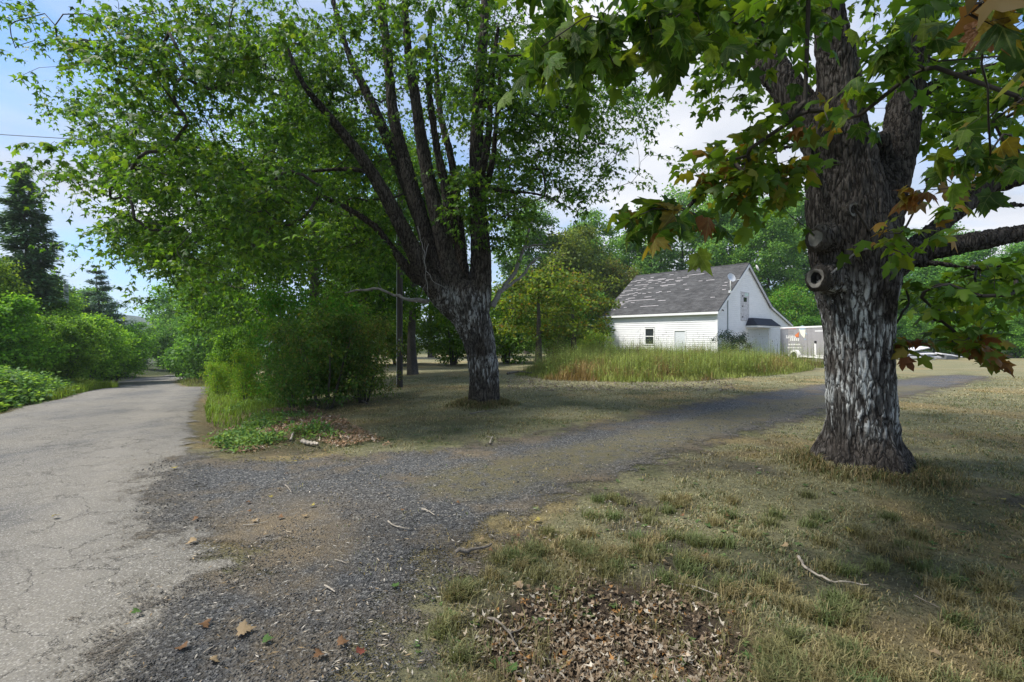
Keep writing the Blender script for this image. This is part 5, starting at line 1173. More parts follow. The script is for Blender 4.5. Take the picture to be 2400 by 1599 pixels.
# --- across the road, left
def plant_x(kind, px, Y, h, label, **kw): return plant(kind, px, Y, h, label, **kw)
plant('spruce', 62, 25, 11.4, 'tall ragged dark spruce against the sky at the left edge', 'spruce_tree', w=1.0, col=(1.1, 1.15, 1.1))
plant('round', -75, 19, 5.6, 'leafy tree cut by the left border with a few rusty twigs', 'broadleaf_tree', col=(1.5, 1.35, .9), w=.8)
plant('pine', 232, 37, 9.2, 'blue-green pine with ragged top left of the open sky', 'pine_tree', w=1.0, col=(1.0, 1.15, 1.3))
plant('pine', 130, 40, 8.8, 'pine partly hidden behind the pale utility pole', 'pine_tree', w=1.0, col=(1.2, 1.2, 1.1))
plant('pine', 262, 45, 8.0, 'smaller dark pine leaning towards the road gap', 'pine_tree', w=.9, col=(.8, .95, 1.0), sink=1)
for px, Y, h, k, w, c, lab in [(105, 25, 4.4, 'brush', 1.0, (1.3, 1.4, .8), 'mid-green roadside thicket below the tall spruce'),
                               (200, 29, 4.6, 'brush', 1.0, (1.5, 1.6, .85), 'light green roadside thicket in front of the pine'),
                               (10, 19, 3.6, 'brush', 1.0, (1.4, 1.6, .8), 'bright green thicket at the left border above the road bank'),
                               (262, 36, 4.6, 'brush', 1.1, (1.5, 1.7, .9), 'yellow-green thicket farther down the left side of the road'),
                               (292, 46, 4.6, 'brush', 1.1, (1.3, 1.5, 1.0), 'thicket where the left side of the road bends out of view'),
                               (318, 58, 6.0, 'round', 1.0, (1.1, 1.3, 1.1), 'soft green tree beyond the bend, left of the hill'),
                               (35, 31, 8.2, 'round', .9, (1.3, 1.4, .95), 'leafy tree filling in beside the tall spruce'),
                               (118, 34, 7.4, 'round', .9, (1.2, 1.3, 1.0), 'leafy tree between spruce and pale utility pole'),
                               (185, 41, 8.0, 'round', 1.0, (1.15, 1.3, 1.0), 'leafy tree right behind the pale utility pole'),
                               (150, 21.5, 3.2, 'brush', .9, (1.1, 1.2, .8), 'olive thicket with a bare grey limb left of the road'),
                               (402, 64, 8, 'round', 1.0, (.9, 1.1, 1.1), 'dusky green tree beyond the dip in the road'),
                               (440, 60, 12.5, 'round', 1.0, (1.05, 1.25, 1.15), 'tall soft green tree right of the open sky beyond the dip'),
                               (480, 52, 10.5, 'round', .9, (1.0, 1.2, 1.0), 'dark green tree right of the road beyond the crest'),
                               (420, 50, 5.5, 'brush', 1.0, (.7, .9, .9), 'low shaded thicket where the far road disappears'),
                               (462, 42, 5.0, 'brush', 1.0, (.9, 1.15, .9), 'green thicket at the right verge beyond the crest'),
                               (520, 38, 7.5, 'brush', 1.0, (.8, 1.0, .9), 'shady thicket between far road and roadside maples'),
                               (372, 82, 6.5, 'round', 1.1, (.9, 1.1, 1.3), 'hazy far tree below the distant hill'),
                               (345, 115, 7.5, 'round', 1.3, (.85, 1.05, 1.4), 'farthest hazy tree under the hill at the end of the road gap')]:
    plant(k, px, Y, h, lab, 'bush' if k == 'brush' else 'broadleaf_tree', 'bush' if k == 'brush' else 'tree', 'growth along the far road', tuple(1.2 * x for x in c), w)

# ------------------------------------------------------------------ a little summer haze in the air
hz = MB().box(-960, 760, -45, 640, -30, 48).build('haze', M['trim']); hz.data.materials.clear(); hz['kind'] = 'stuff'
hm = bpy.data.materials.new('haze_air'); hm.use_nodes = True; hn = hm.node_tree.nodes; hn.clear()
pv = hn.new('ShaderNodeVolumePrincipled'); pv.inputs['Color'].default_value = (.80, .87, .95, 1); pv.inputs['Density'].default_value = .00045; pv.inputs['Anisotropy'].default_value = .2
ho = hn.new('ShaderNodeOutputMaterial'); hm.node_tree.links.new(pv.outputs[0], ho.inputs['Volume']); hz.data.materials.append(hm)
# ------------------------------------------------------------------ grass, weeds, leaf litter
def blades(x, y, L, w, col, bend=.5, name='grass', z=None, kink=1):
    n = len(x); r = np.random.default_rng(len(x)); a = r.uniform(0, 6.28, n); d = np.stack([np.cos(a), np.sin(a), 0 * a], 1); s = np.stack([-np.sin(a), np.cos(a), 0 * a], 1)
    p = np.stack([x, y, hgt(x, y) if z is None else z], 1); b = r.uniform(.1, 1, n)[:, None] * bend * L[:, None]; up = np.array([0, 0, 1.])
    mid = p + up * (L * .55)[:, None] + d * b * .35; tip = p + up * (L * (1 - .25 * bend))[:, None] + d * b
    W = w[:, None]
    V = np.stack([p - s * W, p + s * W, mid - s * W * .7, mid + s * W * .7, tip], 1).reshape(-1, 3)
    i = np.arange(n)[:, None] * 5; F = np.concatenate([i + [0, 1, 3], i + [0, 3, 2], i + [2, 3, 4]], 1).reshape(-1, 3)
    return V, F, np.repeat(col, 5, 0)
def stuff(name, V, F, col, mat, label, cat):
    return link(name, mesh_np(name, V, F, [mat], col=col), label=label, cat=cat, kind='stuff')
r = np.random.default_rng(91)
# short lawn, thinning into the drive
n = 350000
Y = 1.7 * np.exp(r.uniform(0, 1, n) ** .92 * math.log(20 / 1.7)); X = (r.uniform(-.95, 1.2, n)) * (Y * 1.12 + .3)
dsd = drive_sd(X, Y); rd_ = road_d(X, Y)
lcol, bare = lawn_col(X, Y)
pr = np.sqrt(((X - PIT[0]) / .68) ** 2 + ((Y - PIT[1]) / .5) ** 2) + .5 * (n2(X, Y, 4.0, 75) - .5)
tuft = n2(X, Y, 5.5, 41, 2)
dens = sstep(-.12, .4, dsd + .8 * (n2(X, Y, 2.4, 22) - .5)) * sstep(.3, 1.0, rd_ + (n2(X, Y, 2.4, 23) - .5)) * (1 - .85 * bare) * sstep(.8, 1.25, pr) * (.35 + 1.1 * sstep(.35, .62, tuft))
dens = np.maximum(dens, .10 * sstep(.45, .62, n2(X, Y, 3.5, 24)) * (rd_ > .6) * (dsd < .1) * (Y > 3))
dens *= (np.hypot(X - RM[0], Y - RM[1]) > .5) & (np.hypot(X - LM[0], Y - LM[1]) > .42)
k = r.uniform(0, 1, n) < dens; X, Y, lcol, tuft = X[k], Y[k], lcol[k], tuft[k]
gcol = lcol * r.uniform(.55, 1.9, (len(X), 1)); dry = r.uniform(0, 1, len(X)) < .3; gcol[dry] = np.array([.32, .26, .13]) * r.uniform(.5, 1.2, (dry.sum(), 1))
grn = (r.uniform(0, 1, len(X)) < .2 * sstep(.45, .6, n2(X, Y, 1.1, 26)) + .03); gcol[grn] = np.array([.1, .14, .055]) * r.uniform(.6, 1.4, (grn.sum(), 1))
mound = np.exp(-((np.hypot(X - LM[0], Y - LM[1]) - .5) / .3) ** 2) + np.exp(-((np.hypot(X - RM[0], Y - RM[1]) - .62) / .2) ** 2)
L = r.uniform(.014, .042, len(X)) * (1 + 1.6 * mound) * (.6 + 1.0 * sstep(.4, .7, tuft)); W = r.uniform(.0012, .0024, len(X)) * (1 + Y / 4.0)
stuff('grass', *blades(X, Y, L, W, gcol, 1.3), M['grass'], 'short dry patchy lawn grass around the gravel drive and trees', 'grass')
print('lawn', len(X), round(time.time() - T0, 1))
# longer straw grass the mower misses round the two trunks
for (cx, cy0), r0_, lab in ((LM, .40, 'longer straw-coloured grass ringing the foot of the left maple'), (RM, .50, 'longer straw-coloured grass ringing the foot of the right maple')):
    n = 4200; an = r.uniform(0, 6.28, n); q_ = r0_ + np.abs(r.normal(size=n)) * .16 + .05 * np.cos(an * 5 + 1); X = cx + q_ * np.cos(an); Y = cy0 + q_ * np.sin(an)
    stuff('grass', *blades(X, Y, r.uniform(.05, .17, n) * (1.25 - q_ / (r0_ + .9)), r.uniform(.0018, .0034, n) * (1 + cy0 / 9), np.where(r.uniform(0, 1, (n, 1)) < .6, [[.24, .19, .095]], [[.11, .13, .05]]) * r.uniform(.5, 1.4, (n, 1)), 1.1), M['grass'], lab, 'grass')
# broad-leaved lawn weeds: flat rosettes
n = 700; Y = 2.0 + r.uniform(0, 1, n) ** 1.3 * 7; X = r.uniform(-.5, 1.1, n) * Y * 1.05; k = (drive_sd(X, Y) > -.15) & (road_d(X, Y) > .8) & (n2(X, Y, 1.2, 63) > .44); X, Y = X[k], Y[k]; n = len(X)
an = (r.uniform(0, 6.28, n)[:, None] + np.arange(6)[None] * 1.05).ravel(); tip = np.stack([np.cos(an), np.sin(an), .35 + .2 * r.normal(size=6 * n)], 1)
V, F = leaves_np(np.repeat(np.stack([X, Y, hgt(X, Y) + .008], 1), 6, 0), tip, np.tile([0, 0, 1.], (6 * n, 1)), np.repeat(r.uniform(.02, .05, n), 6) * r.uniform(.6, 1.2, 6 * n), OVAL)
stuff('lawn_weeds', V, F, np.repeat(palette(6 * n, r, [(.08, .14, .045), (.11, .17, .055), (.16, .17, .07)], (2, 2, 1)), 4, 0), M['grass'], 'small broad-leaved weed rosettes dotted through the lawn', 'weeds')
# longer tufts at the near edge
n = 26000; c = 420; cx = r.uniform(-.4, 3.2, c); cy_ = 1.9 + r.uniform(0, 1, c) ** 1.4 * 2.6
pr = np.sqrt(((cx - PIT[0]) / .78) ** 2 + ((cy_ - PIT[1]) / .56) ** 2); ok = (drive_sd(cx, cy_) > .08) & (pr > 1.0) & ((pr < 1.7) | (r.uniform(0, 1, c) < .35)); cx, cy_ = cx[ok], cy_[ok]
i = r.integers(0, len(cx), n); X = cx[i] + r.normal(size=n) * .035; Y = cy_[i] + r.normal(size=n) * .035; g = r.uniform(0, 1, len(cx))[i][:, None]
gcol = (np.array([.12, .165, .06]) * (1 - g) + np.array([.27, .22, .11]) * g) * r.uniform(.55, 1.4, (n, 1))
stuff('grass', *blades(X, Y, r.uniform(.04, .11, n), r.uniform(.0016, .003, n), gcol, 1.2), M['grass'], 'longer tufts of mixed green and straw grass round the leaf hollow', 'grass')
# sparse blades and stray leaves over the litter's rim
n = 2600; an = r.uniform(0, 6.28, n); rr_ = r.uniform(.45, 1.3, n); X = PIT[0] + .68 * rr_ * np.cos(an); Y = PIT[1] + .5 * rr_ * np.sin(an); k = (n2(X, Y, 6, 76) > .5) & (Y > 1.9); X, Y = X[k], Y[k]; n = len(X)
stuff('grass', *blades(X, Y, r.uniform(.05, .12, n), r.uniform(.0015, .0028, n), np.array([.24, .22, .1]) * r.uniform(.5, 1.3, (n, 1)), 1.2), M['grass'], 'thin straw grass growing through the rim of the leaf hollow', 'grass')
# tall weeds before the barn
WP = [tuple(G(a, b)[:2]) for a, b in [(1205, 880), (1300, 893), (1450, 897), (1600, 896), (1750, 885), (1850, 878), (1905, 868), (1930, 862)]] + [(20.3, 29), (18.6, 31.0), (15.5, 33.0), (12.5, 36), (9.0, 40), (5.0, 38), (2.2, 30), (.6, 23)]
def in_weeds(n, rr):
    P2 = np.array(WP); lo, hi = P2.min(0), P2.max(0); q = rr.uniform(lo, hi, (n * 3, 2)); return q[in_poly(q[:, 0], q[:, 1], WP)][:n]
q = in_weeds(30000, r); q = np.vstack([q, in_weeds(40000, r)[:, :]]); sdw = -sd_poly(q[:, 0], q[:, 1], WP)
n = len(q); sdw = sdw + 4.5 * (n2(q[:, 0], q[:, 1], .5, 55) - .55); k = (sdw > -.4) & (n2(q[:, 0], q[:, 1], 1.6, 56) > .3); q, sdw = q[k], sdw[k]; n = len(q); hh = (.25 + 1.05 * sstep(-.3, 2.0, sdw)) * r.uniform(.3, 1.3, n) * (.15 + 1.1 * n2(q[:, 0], q[:, 1], .9, 51) + .55 * n2(q[:, 0], q[:, 1], 3.0, 57)) * (1 - .25 * sstep(2, 0, q[:, 1] - 30))
a = n2(q[:, 0], q[:, 1], .45, 52)[:, None]; b = n2(q[:, 0], q[:, 1], .8, 53)[:, None]
gcol = np.array([.17, .25, .045]) * (1 - a) + np.array([.34, .34, .11]) * a; gcol = np.where(b > .63, np.array([.27, .19, .08]), gcol); gcol = gcol * r.uniform(.55, 1.5, (n, 1))
stuff('tall_grass', *blades(q[:, 0], q[:, 1], hh, r.uniform(.005, .012, n), gcol, .8), M['grass'], 'tall yellow-green weeds and grass growing before the barn', 'weeds')
# leafy goldenrod-like stalks and dark seed heads among them
q = in_weeds(3400, r); sdw = -sd_poly(q[:, 0], q[:, 1], WP); k = (sdw > .15) & ((n2(q[:, 0], q[:, 1], .6, 54) > .45) | (r.uniform(0, 1, len(q)) < .4)); q = q[k]
z0 = hgt(q[:, 0], q[:, 1]); h_ = r.uniform(.9, 1.8, len(q)); lf, tp, cl, szs = [], [], [], []
for k in range(16):
    f = .2 + .8 * k / 16; an = r.uniform(0, 6.28, len(q)); d = np.stack([np.cos(an), np.sin(an), .25 + 0 * an], 1)
    lf.append(np.stack([q[:, 0], q[:, 1], z0 + h_ * f], 1)); tp.append(d); szs.append(r.uniform(.12, .24, len(q)) * (1.15 - .6 * f))
    cl.append(palette(len(q), r, [(.14, .23, .04), (.2, .29, .05), (.27, .3, .06)], (2, 2, 1)))
V1, F1 = leaves_np(np.concatenate(lf), np.concatenate(tp), np.tile([0, 0, 1.], (len(q) * 16, 1)), np.concatenate(szs), (OVAL[0] * np.array([.55, 1, 1]), OVAL[1]))
V2, F2, c2 = blades(q[:, 0], q[:, 1], h_, np.full(len(q), .006), np.tile([.13, .14, .05], (len(q), 1)), .08)
stuff('leafy_weeds', np.concatenate([V1, V2]), np.concatenate([F1, F2 + len(V1)]), np.concatenate([np.repeat(np.concatenate(cl), 4, 0), c2]), M['grass'], 'upright leafy weed stalks standing in the tall grass before the barn', 'weeds')
q = in_weeds(420, r); k = -sd_poly(q[:, 0], q[:, 1], WP) > .8; q = q[k]; m = len(q); hs = r.uniform(1.1, 2.1, m)
V1, F1, c1 = blades(q[:, 0], q[:, 1], hs, np.full(m, .006), np.tile([.10, .09, .05], (m, 1)), .18)
top_ = V1.reshape(-1, 5, 3)[:, 4]; dn = np.stack([r.normal(size=m) * .15, r.normal(size=m) * .15, np.ones(m)], 1)
V2, F2 = leaves_np(top_ - np.array([0, 0, .08]), dn, rand_dir(m, r), r.uniform(.07, .14, m), (OVAL[0] * np.array([.3, 1, 0]), OVAL[1])); c2 = np.tile([.09, .075, .05], (m * 4, 1))
stuff('seed_heads', np.concatenate([V1, V2]), np.concatenate([F1, F2 + len(V1)]), np.concatenate([c1, c2]), M['litter'], 'thin stalks with dark seed heads sticking up against the white barn wall', 'weeds')
# red-brown dock patch and pale dry stalks
n = 5200; c_ = [G(1400, 868), G(1470, 872), G(1560, 866), G(1745, 862)]; i = r.integers(0, 4, n); cc = np.array(c_)[i]
X = cc[:, 0] + r.normal(size=n) * .9; Y = cc[:, 1] + r.normal(size=n) * .5
k = -sd_poly(X, Y, WP) > .05; X, Y = X[k], Y[k]; n = len(X)
stuff('dock_weeds', *blades(X, Y, r.uniform(.3, .8, n), r.uniform(.008, .016, n), np.array([.2, .085, .04]) * r.uniform(.5, 1.5, (n, 1)), .5), M['grass'], 'rusty red-brown weeds in the front of the tall grass', 'weeds')
# verge plants by the road: bright yellow-green grass and leafy forbs
def verge_pts(n, d0, d1, y0, y1): Y = r.uniform(y0, y1, n); X = np.interp(Y, RY, RX) + r.uniform(d0, d1, n); return X, Y
X, Y = verge_pts(15000, .3, 2.6, 8.0, 26); n = len(X)
k = n2(X, Y, 1.1, 61) + .25 * sstep(10, 13, Y) > .5; X, Y = X[k], Y[k]; n = len(X)
stuff('verge_grass', *blades(X, Y, r.uniform(.06, .34, n) * sstep(6.5, 12, Y) * (.3 + 1.3 * n2(X, Y, 1.4, 64)), r.uniform(.004, .009, n), np.array([.2, .31, .045]) * r.uniform(.5, 1.4, (n, 1)), .7), M['grass'], 'bright yellow-green grass along the right verge of the road', 'grass')
X, Y = verge_pts(5000, .4, 2.3, 6.6, 14); k = n2(X, Y, 1.3, 62) > .52; X, Y = X[k], Y[k]; n = len(X); ci = np.stack([X, Y, hgt(X, Y) + .08], 1)
pos, tip, nor, sz = sprays(ci, r, 9, .1, .7, -.1, (.035, .08), .8, .6); V, F = leaves_np(pos, tip, nor, sz, OVAL)
stuff('verge_weeds', V, F, np.repeat(palette(len(pos), r, [(.1, .2, .06), (.14, .26, .06), (.19, .29, .05)], (1, 1, 1)), 4, 0), M['grass'], 'low leafy green weeds along the right verge before the bushes', 'weeds')
# across the road: lush weeds on the bank and a grass strip
Y = r.uniform(6.5, 19, 5200); X = np.interp(Y, RY, RX) - RW - .5 - r.uniform(0, 1, len(Y)) ** .8 * 4.5
hb = (.15 + .85 * sstep(.2, 1.6, -road_d(X, Y) - RW)) * r.uniform(.5, 1.1, len(Y)) * (1 - .45 * sstep(14, 19, Y))
ci = np.stack([X, Y, hgt(X, Y) + hb * .75], 1); pos, tip, nor, sz = sprays(ci, r, 15, .26, .6, .2, (.07, .16), .9, .5)
V, F = leaves_np(pos, tip, nor, sz, (OVAL[0] * np.array([1.35, 1, 1]), OVAL[1]))
stuff('bank_weeds', V, F, np.repeat(palette(len(pos), r, [(.08, .19, .05), (.13, .26, .055), (.19, .33, .06), (.05, .12, .035)], (2, 3, 2.5, 1.2)), 4, 0), M['leaf_far'], 'lush leafy weeds on the bank across the road', 'weeds')
Y = r.uniform(15, 27, 9000); X = np.interp(Y, RY, RX) - RW - .1 - r.uniform(0, 2.6, len(Y)); n = len(Y)
stuff('bank_grass', *blades(X, Y, r.uniform(.2, .55, n), r.uniform(.006, .014, n), np.array([.16, .24, .03]) * r.uniform(.5, 1.4, (n, 1)), .6), M['grass'], 'strip of bright grass along the left edge of the road at the crest', 'grass')
Y = r.uniform(24, 46, 5000); X = np.interp(Y, RY, RX) + r.uniform(.3, 5, len(Y)); n = len(Y)
stuff('bank_grass', *blades(X, Y, r.uniform(.1, .35, n), r.uniform(.01, .02, n), np.array([.2, .24, .07]) * r.uniform(.5, 1.4, (n, 1)), .6), M['grass'], 'pale grass beside the far stretch of road beyond the crest', 'grass')
print('weeds', round(time.time() - T0, 1))
# ------------------------------------------------------------------ leaf litter
LIT = ([(.25, .185, .125), (.34, .28, .21), (.14, .1, .065), (.3, .16, .06), (.46, .41, .34)], (4, 2.6, 3, .9, 1.3))
def litter(X, Y, size, pal, seed, lift=.012):
    rr = np.random.default_rng(seed); n = len(X); z = hgt(X, Y) + rr.uniform(.004, lift, n)
    an = rr.uniform(0, 6.28, n); tip = np.stack([np.cos(an), np.sin(an), rr.normal(size=n) * .45], 1); nor = rand_dir(n, rr) * .55 + np.array([0, 0, 1.])
    crumple = (MAPLE_S[0] * np.array([.75, 1, 1.0]), MAPLE_S[1]); V0 = crumple[0].copy(); V0[:, 2] = .45 * np.abs(V0[:, 0]) ** 1.3 + .16 * np.sin(V0[:, 1] * 7); V0[:, 0] *= .7
    V, F = leaves_np(np.stack([X, Y, z], 1), tip, nor, rr.uniform(*size, n), (V0, MAPLE_S[1])); return V, F, np.repeat(palette(n, rr, *pal, .25), len(V0), 0)
n = 5600; an = r.uniform(0, 6.28, n); rr_ = r.uniform(0, 1.6, n) ** .6; X = PIT[0] + .66 * rr_ * np.cos(an); Y = PIT[1] + .50 * rr_ * np.sin(an); k = rr_ + 1.1 * (n2(X, Y, 4.0, 75) - .5) + .12 * r.normal(size=n) < .95; X, Y = X[k], Y[k]
X2 = r.uniform(.2, 1.25, 500); Y2 = r.uniform(1.85, 2.2, 500)
X, Y = np.concatenate([X, X2]), np.concatenate([Y, Y2])
stuff('leaf_litter', *litter(X, Y, (.02, .06), LIT, 3, .03), M['litter'], 'heap of dry curled brown and grey leaves filling the hollow in the foreground', 'leaf litter')
X, Y = verge_pts(6500, .7, 2.9, 6.6, 11.5); k = n2(X, Y, .8, 71) > .42; X, Y = X[k], Y[k]
stuff('leaf_litter', *litter(X, Y, (.05, .1), ([(.32, .2, .12), (.4, .28, .18), (.22, .15, .1), (.46, .38, .3)], (3, 2, 2, 1.5)), 4, .05), M['litter'], 'reddish brown leaf litter on the bank between road and lawn', 'leaf litter')
q = GV(r.uniform(1190, 1720, 1600), r.uniform(884, 918, 1600))
stuff('leaf_litter', *litter(q[:, 0], q[:, 1], (.06, .13), ([(.2, .17, .15), (.32, .28, .25), (.13, .11, .09)], (2, 1, 2)), 5, .03), M['litter'], 'grey leaf litter lying along the foot of the tall weeds', 'leaf litter')
# ------------------------------------------------------------------ loose stones and chips on the gravel
st0 = np.array([(1, 0, 0), (-1, 0, 0), (0, 1, 0), (0, -1, 0), (0, 0, 1), (0, 0, -1)], float) ; sf = np.array([(0, 2, 4), (2, 1, 4), (1, 3, 4), (3, 0, 4), (2, 0, 5), (1, 2, 5), (3, 1, 5), (0, 3, 5)])
n = 40000; Y = 1.7 * np.exp(r.uniform(0, 1, n) * math.log(11 / 1.7)); X = r.uniform(-.9, .8, n) * (Y * 1.1); sdd = drive_sd(X, Y) + .5 * (n2(X, Y, 2.5, 81) - .5)
k = (sdd < -.05) & (n2(X, Y, 1.6, 82) < .62); X, Y = X[k], Y[k]; n = len(X); s = r.uniform(.002, .0068, n) * (1 + Y / 9)
an = r.uniform(0, 6.28, n); rot = np.stack([np.stack([np.cos(an), -np.sin(an), 0 * an], 1), np.stack([np.sin(an), np.cos(an), 0 * an], 1), np.stack([0 * an, 0 * an, 1 + 0 * an], 1)], 1)
V = (st0[None] * r.uniform(.6, 1.3, (n, 6, 1)) * s[:, None, None] * np.array([1.2, .9, .6])) @ rot.transpose(0, 2, 1) + np.stack([X, Y, hgt(X, Y) + .0135], 1)[:, None]
g = r.choice([.035, .06, .09, .14, .26], n, p=[.25, .3, .25, .15, .05])[:, None] * np.array([1, .98, .96])
t = NT('stone'); M['stone'] = t.done(t.bsdf(t.attr('col'), .85, .25))
stuff('loose_gravel', V.reshape(-1, 3), (sf[None] + (np.arange(n) * 6)[:, None, None]).reshape(-1, 3), np.repeat(g, 6, 0), M['stone'], 'loose dark gravel stones scattered over the drive', 'gravel')
n = 5200; Y = 1.8 * np.exp(r.uniform(0, 1, n) * math.log(9 / 1.8)); X = r.uniform(-.8, 1.15, n) * (Y * 1.1); k = (road_d(X, Y) > -.3 + .6 * r.normal(size=n)) & (drive_sd(X, Y) < 1.2); X, Y = X[k], Y[k]; n = len(X)
an = r.uniform(0, 6.28, n); tip = np.stack([np.cos(an), np.sin(an), r.normal(size=n) * .1], 1); up = np.tile([0, 0, 1.], (n, 1)) + rand_dir(n, r) * .3
V, F = leaves_np(np.stack([X, Y, hgt(X, Y) + .03], 1), tip, up, r.uniform(.012, .045, n), (OVAL[0] * np.array([.35, 1, .6]), OVAL[1]))
stuff('twig_chips', V, F, np.repeat(palette(n, r, [(.4, .34, .26), (.25, .18, .1), (.5, .46, .4)], (2, 2, 1), .2), 4, 0), M['litter'], 'tiny pale twig bits and leaf scraps strewn over the gravel', 'chips')
# ------------------------------------------------------------------ single fallen sticks and leaves
M['stick'] = flat('bleached_stick', (.33, .29, .24), .85, var=.45, scale=22, bump=.7); M['stick_d'] = flat('grey_stick', (.18, .155, .13), .85, var=.45, scale=22, bump=.7)
def stick(pxs, rad_, label, mat='stick', lift=.0):
    pts = []
    for i, q in enumerate(pxs):
        g_ = G(q[0] * OV, q[1] * OV); pts.append(g_ + np.array([0, 0, .022 + rad_ + (q[2] if len(q) > 2 else 0)]))
    c = catmull(np.array(pts), .03); n_ = len(c)
    rs = np.random.default_rng(n_ + int(pxs[0][0])); c = c + rs.normal(size=c.shape) * rad_ * .3
    rad_ = rad_ * .8; V, F = tube_np(c, rad_ * np.linspace(1.15, .55, n_) * rs.uniform(.8, 1.25, n_), 7); tw = [(V, F)]
    for j in range(2 if rad_ < .011 else 0):
        i0 = int(rs.integers(n_ // 4, max(n_ // 4 + 1, n_ - 1))); e = c[i0] + np.array([*rs.normal(size=2) * rad_ * 5, abs(rs.normal()) * rad_ * 2]); tw.append(tube_np([c[i0], (c[i0] + e) / 2 + rs.normal(size=3) * rad_ * .4, e], [rad_ * .5, rad_ * .4, rad_ * .25], 5))
    V, F = joinq(tw); b = c[0].copy()
    link('stick', mesh_np('stick', V - b, F, [M[mat]], smooth=True), loc=b, label=label, cat='stick', group='fallen sticks')
stick([(1836, 1290), (1850, 1315), (1890, 1338), (1920, 1349), (1978, 1353)], .010, 'long bent pale stick lying in front of the big trunk')
stick([(2085, 1264), (2105, 1290), (2128, 1312)], .006, 'short dark twig right of the long bent stick', 'stick_d')
stick([(2100, 1378), (2130, 1393), (2165, 1410)], .004, 'thin twig at lower right of the bent stick', 'stick_d')
stick([(892, 1206), (905, 1216), (925, 1222), (940, 1224)], .008, 'bright white bent stick on the gravel in mid-drive')
stick([(970, 1178), (985, 1183), (1000, 1192)], .008, 'pale short stick on the gravel just above the bright white one')
stick([(1045, 1280), (1075, 1277), (1112, 1270), (1128, 1264)], .017, 'thick grey broken branch piece at the grass edge', 'stick_d')
stick([(1120, 1432), (1135, 1445, .03), (1155, 1460, .03), (1170, 1478, .02), (1190, 1500)], .009, 'grey stick poking out of the leaf hollow', 'stick_d')
stick([(745, 1357), (760, 1364), (770, 1370)], .008, 'small white stick on the dark apron')
stick([(668, 1018), (675, 1000), (688, 985), (697, 972)], .018, 'curved bleached root in the litter on the bank')
stick([(695, 1022), (715, 1027), (732, 1031)], .035, 'white birch bark roll at the foot of the bank')
stick([(770, 1295), (785, 1298), (795, 1303)], .004, 'thin pale twig on the gravel left of centre')
stick([(560, 1215), (590, 1212), (615, 1206)], .006, 'yellowish straw stem at the road edge')
stick([(505, 1040), (530, 1035), (550, 1030)], .006, 'dark twig beside the verge grass', 'stick_d')
stick([(655, 1120), (665, 1130), (670, 1138)], .005, 'pale twig on the upper part of the gravel apron')
stick([(1125, 1025), (1130, 1012), (1132, 1008)], .012, 'pale twig below the left maple at the drive edge')
stick([(1080, 955), (1105, 950), (1130, 948)], .014, 'faint grey stick in the grass at the foot of the left maple', 'stick_d')
stick([(813, 917), (830, 926, .02), (845, 933)], .025, 'grey branch piece lying under the big bush', 'stick_d')
stick([(1165, 862), (1195, 860, .03), (1225, 862)], .05, 'weathered grey log lying at the weed edge right of the left maple', 'stick_d')
stick([(1560, 1353), (1590, 1357), (1620, 1368), (1650, 1378)], .006, 'thin pale root twig above the leaf hollow')
stick([(1505, 1530), (1540, 1522), (1580, 1515)], .005, 'brown twig lying across the leaf litter near the bottom edge', 'stick_d')
V0, F0 = MAPLE_HI; W = V0.copy(); W[:, 2] = .3 * np.abs(W[:, 0]) + .12 * np.sin(W[:, 1] * 6)
LFM = {k: mesh_np('leaf_blade', W * np.array([1, 1, s]), F0, [M['litter']], col=np.tile(c, (len(W), 1))) for k, c, s in (('brown', (.17, .095, .05), 1.0), ('tan', (.3, .22, .13), .8), ('yellow', (.3, .25, .07), .7), ('green', (.07, .13, .035), .6), ('red', (.16, .05, .035), 1.0))}
def fallen(px, py, size, kind, label, group):
    g_ = G(px * OV, py * OV); o = link('fallen_leaf', LFM[kind], loc=g_ + np.array([0, 0, .03]), label=label, cat='leaf', group=group)
    o.scale = (size, size, size); o.rotation_euler = (random.uniform(-.3, .3), random.uniform(-.3, .3), random.uniform(0, 6.28))
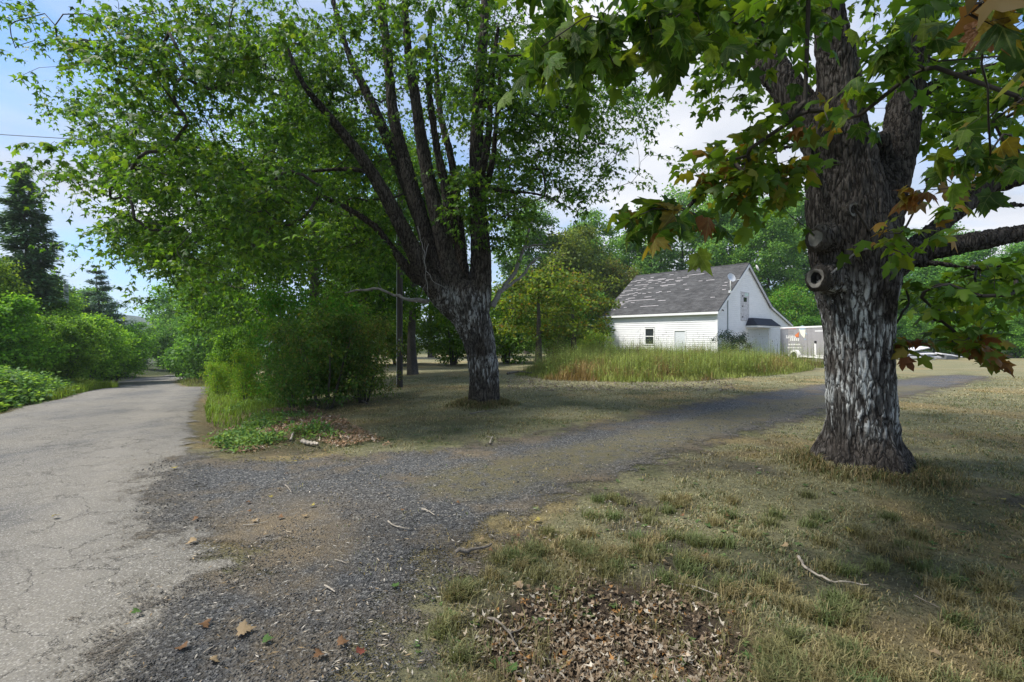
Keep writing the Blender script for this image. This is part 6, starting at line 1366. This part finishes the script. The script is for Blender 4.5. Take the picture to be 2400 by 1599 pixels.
for px, py, s, k, lab in [(547, 1465, .085, 'tan', 'large tan curled leaf on the dark apron near the bottom'), (465, 1444, .06, 'brown', 'brown curled leaf on the dark road patch, left of the tan one'),
                          (420, 1503, .06, 'brown', 'brown leaf lowest left on the dark road patch'), (482, 1530, .05, 'tan', 'small pale leaf below the tan curled leaf'), (455, 1198, .05, 'brown', 'lone brown leaf on the pale asphalt by the gravel edge'),
                          (320, 1415, .05, 'green', 'green leaf scrap at the edge of the dark road patch'), (777, 1492, .055, 'brown', 'brown upright leaf on the gravel near the bottom centre'), (740, 1515, .055, 'brown', 'rusty leaf left of the brown upright leaf'),
                          (825, 1515, .05, 'red', 'dark red leaf on the gravel near the bottom centre'), (1240, 1202, .055, 'yellow', 'yellow leaf at the right grass edge of the drive'), (1185, 1350, .06, 'tan', 'tan leaf on the grass above the leaf hollow'),
                          (2395 / OV, 1168, .06, 'yellow', 'yellow leaf in the grass at the right border'), (2305, 1155, .06, 'yellow', 'yellow leaf in the grass far right of the big trunk'), (400, 1080, .07, 'yellow', 'yellow leaf on the asphalt nearest the verge'),
                          (120, 1195, .05, 'yellow', 'small yellow leaf alone on the pale asphalt'), (605, 1485, .05, 'green', 'narrow green leaf on the dark apron'), (910, 1358, .05, 'green', 'fresh green leaf bit beside the grass edge'),
                          (1180, 1555, .06, 'green', 'bright green maple leaf on the brown litter at the bottom'), (1955, 1225, .05, 'yellow', 'yellow leaf below the big trunk in the dark grass'), (1810, 1263, .05, 'tan', 'tan leaf left of the bent stick'),
                          (2255, 1330, .05, 'red', 'reddish leaf in the grass at lower right'), (2160, 1520, .05, 'tan', 'small tan leaf near the bottom right'), (450, 1250, .07, 'tan', 'straw-coloured leaf clump on the road edge')]:
    fallen(px, py, s, k, lab, 'fallen leaves')
i = 0
for reg, lab in ((((520, 1010), (1060, 1240)), 'tiny dry leaf scattered on the upper gravel apron'), (((1100, 1180), (1700, 1300)), 'tiny dry leaf scattered on the grass right of the drive')):
    for _ in range(14):
        fallen(random.uniform(reg[0][0], reg[1][0]), random.uniform(reg[0][1], reg[1][1]), random.uniform(.03, .05), random.choice(['tan', 'brown', 'yellow', 'tan']), lab, lab)
print('tris', sum(len(m.polygons) for m in bpy.data.meshes), 'script', round(time.time() - T0, 1))
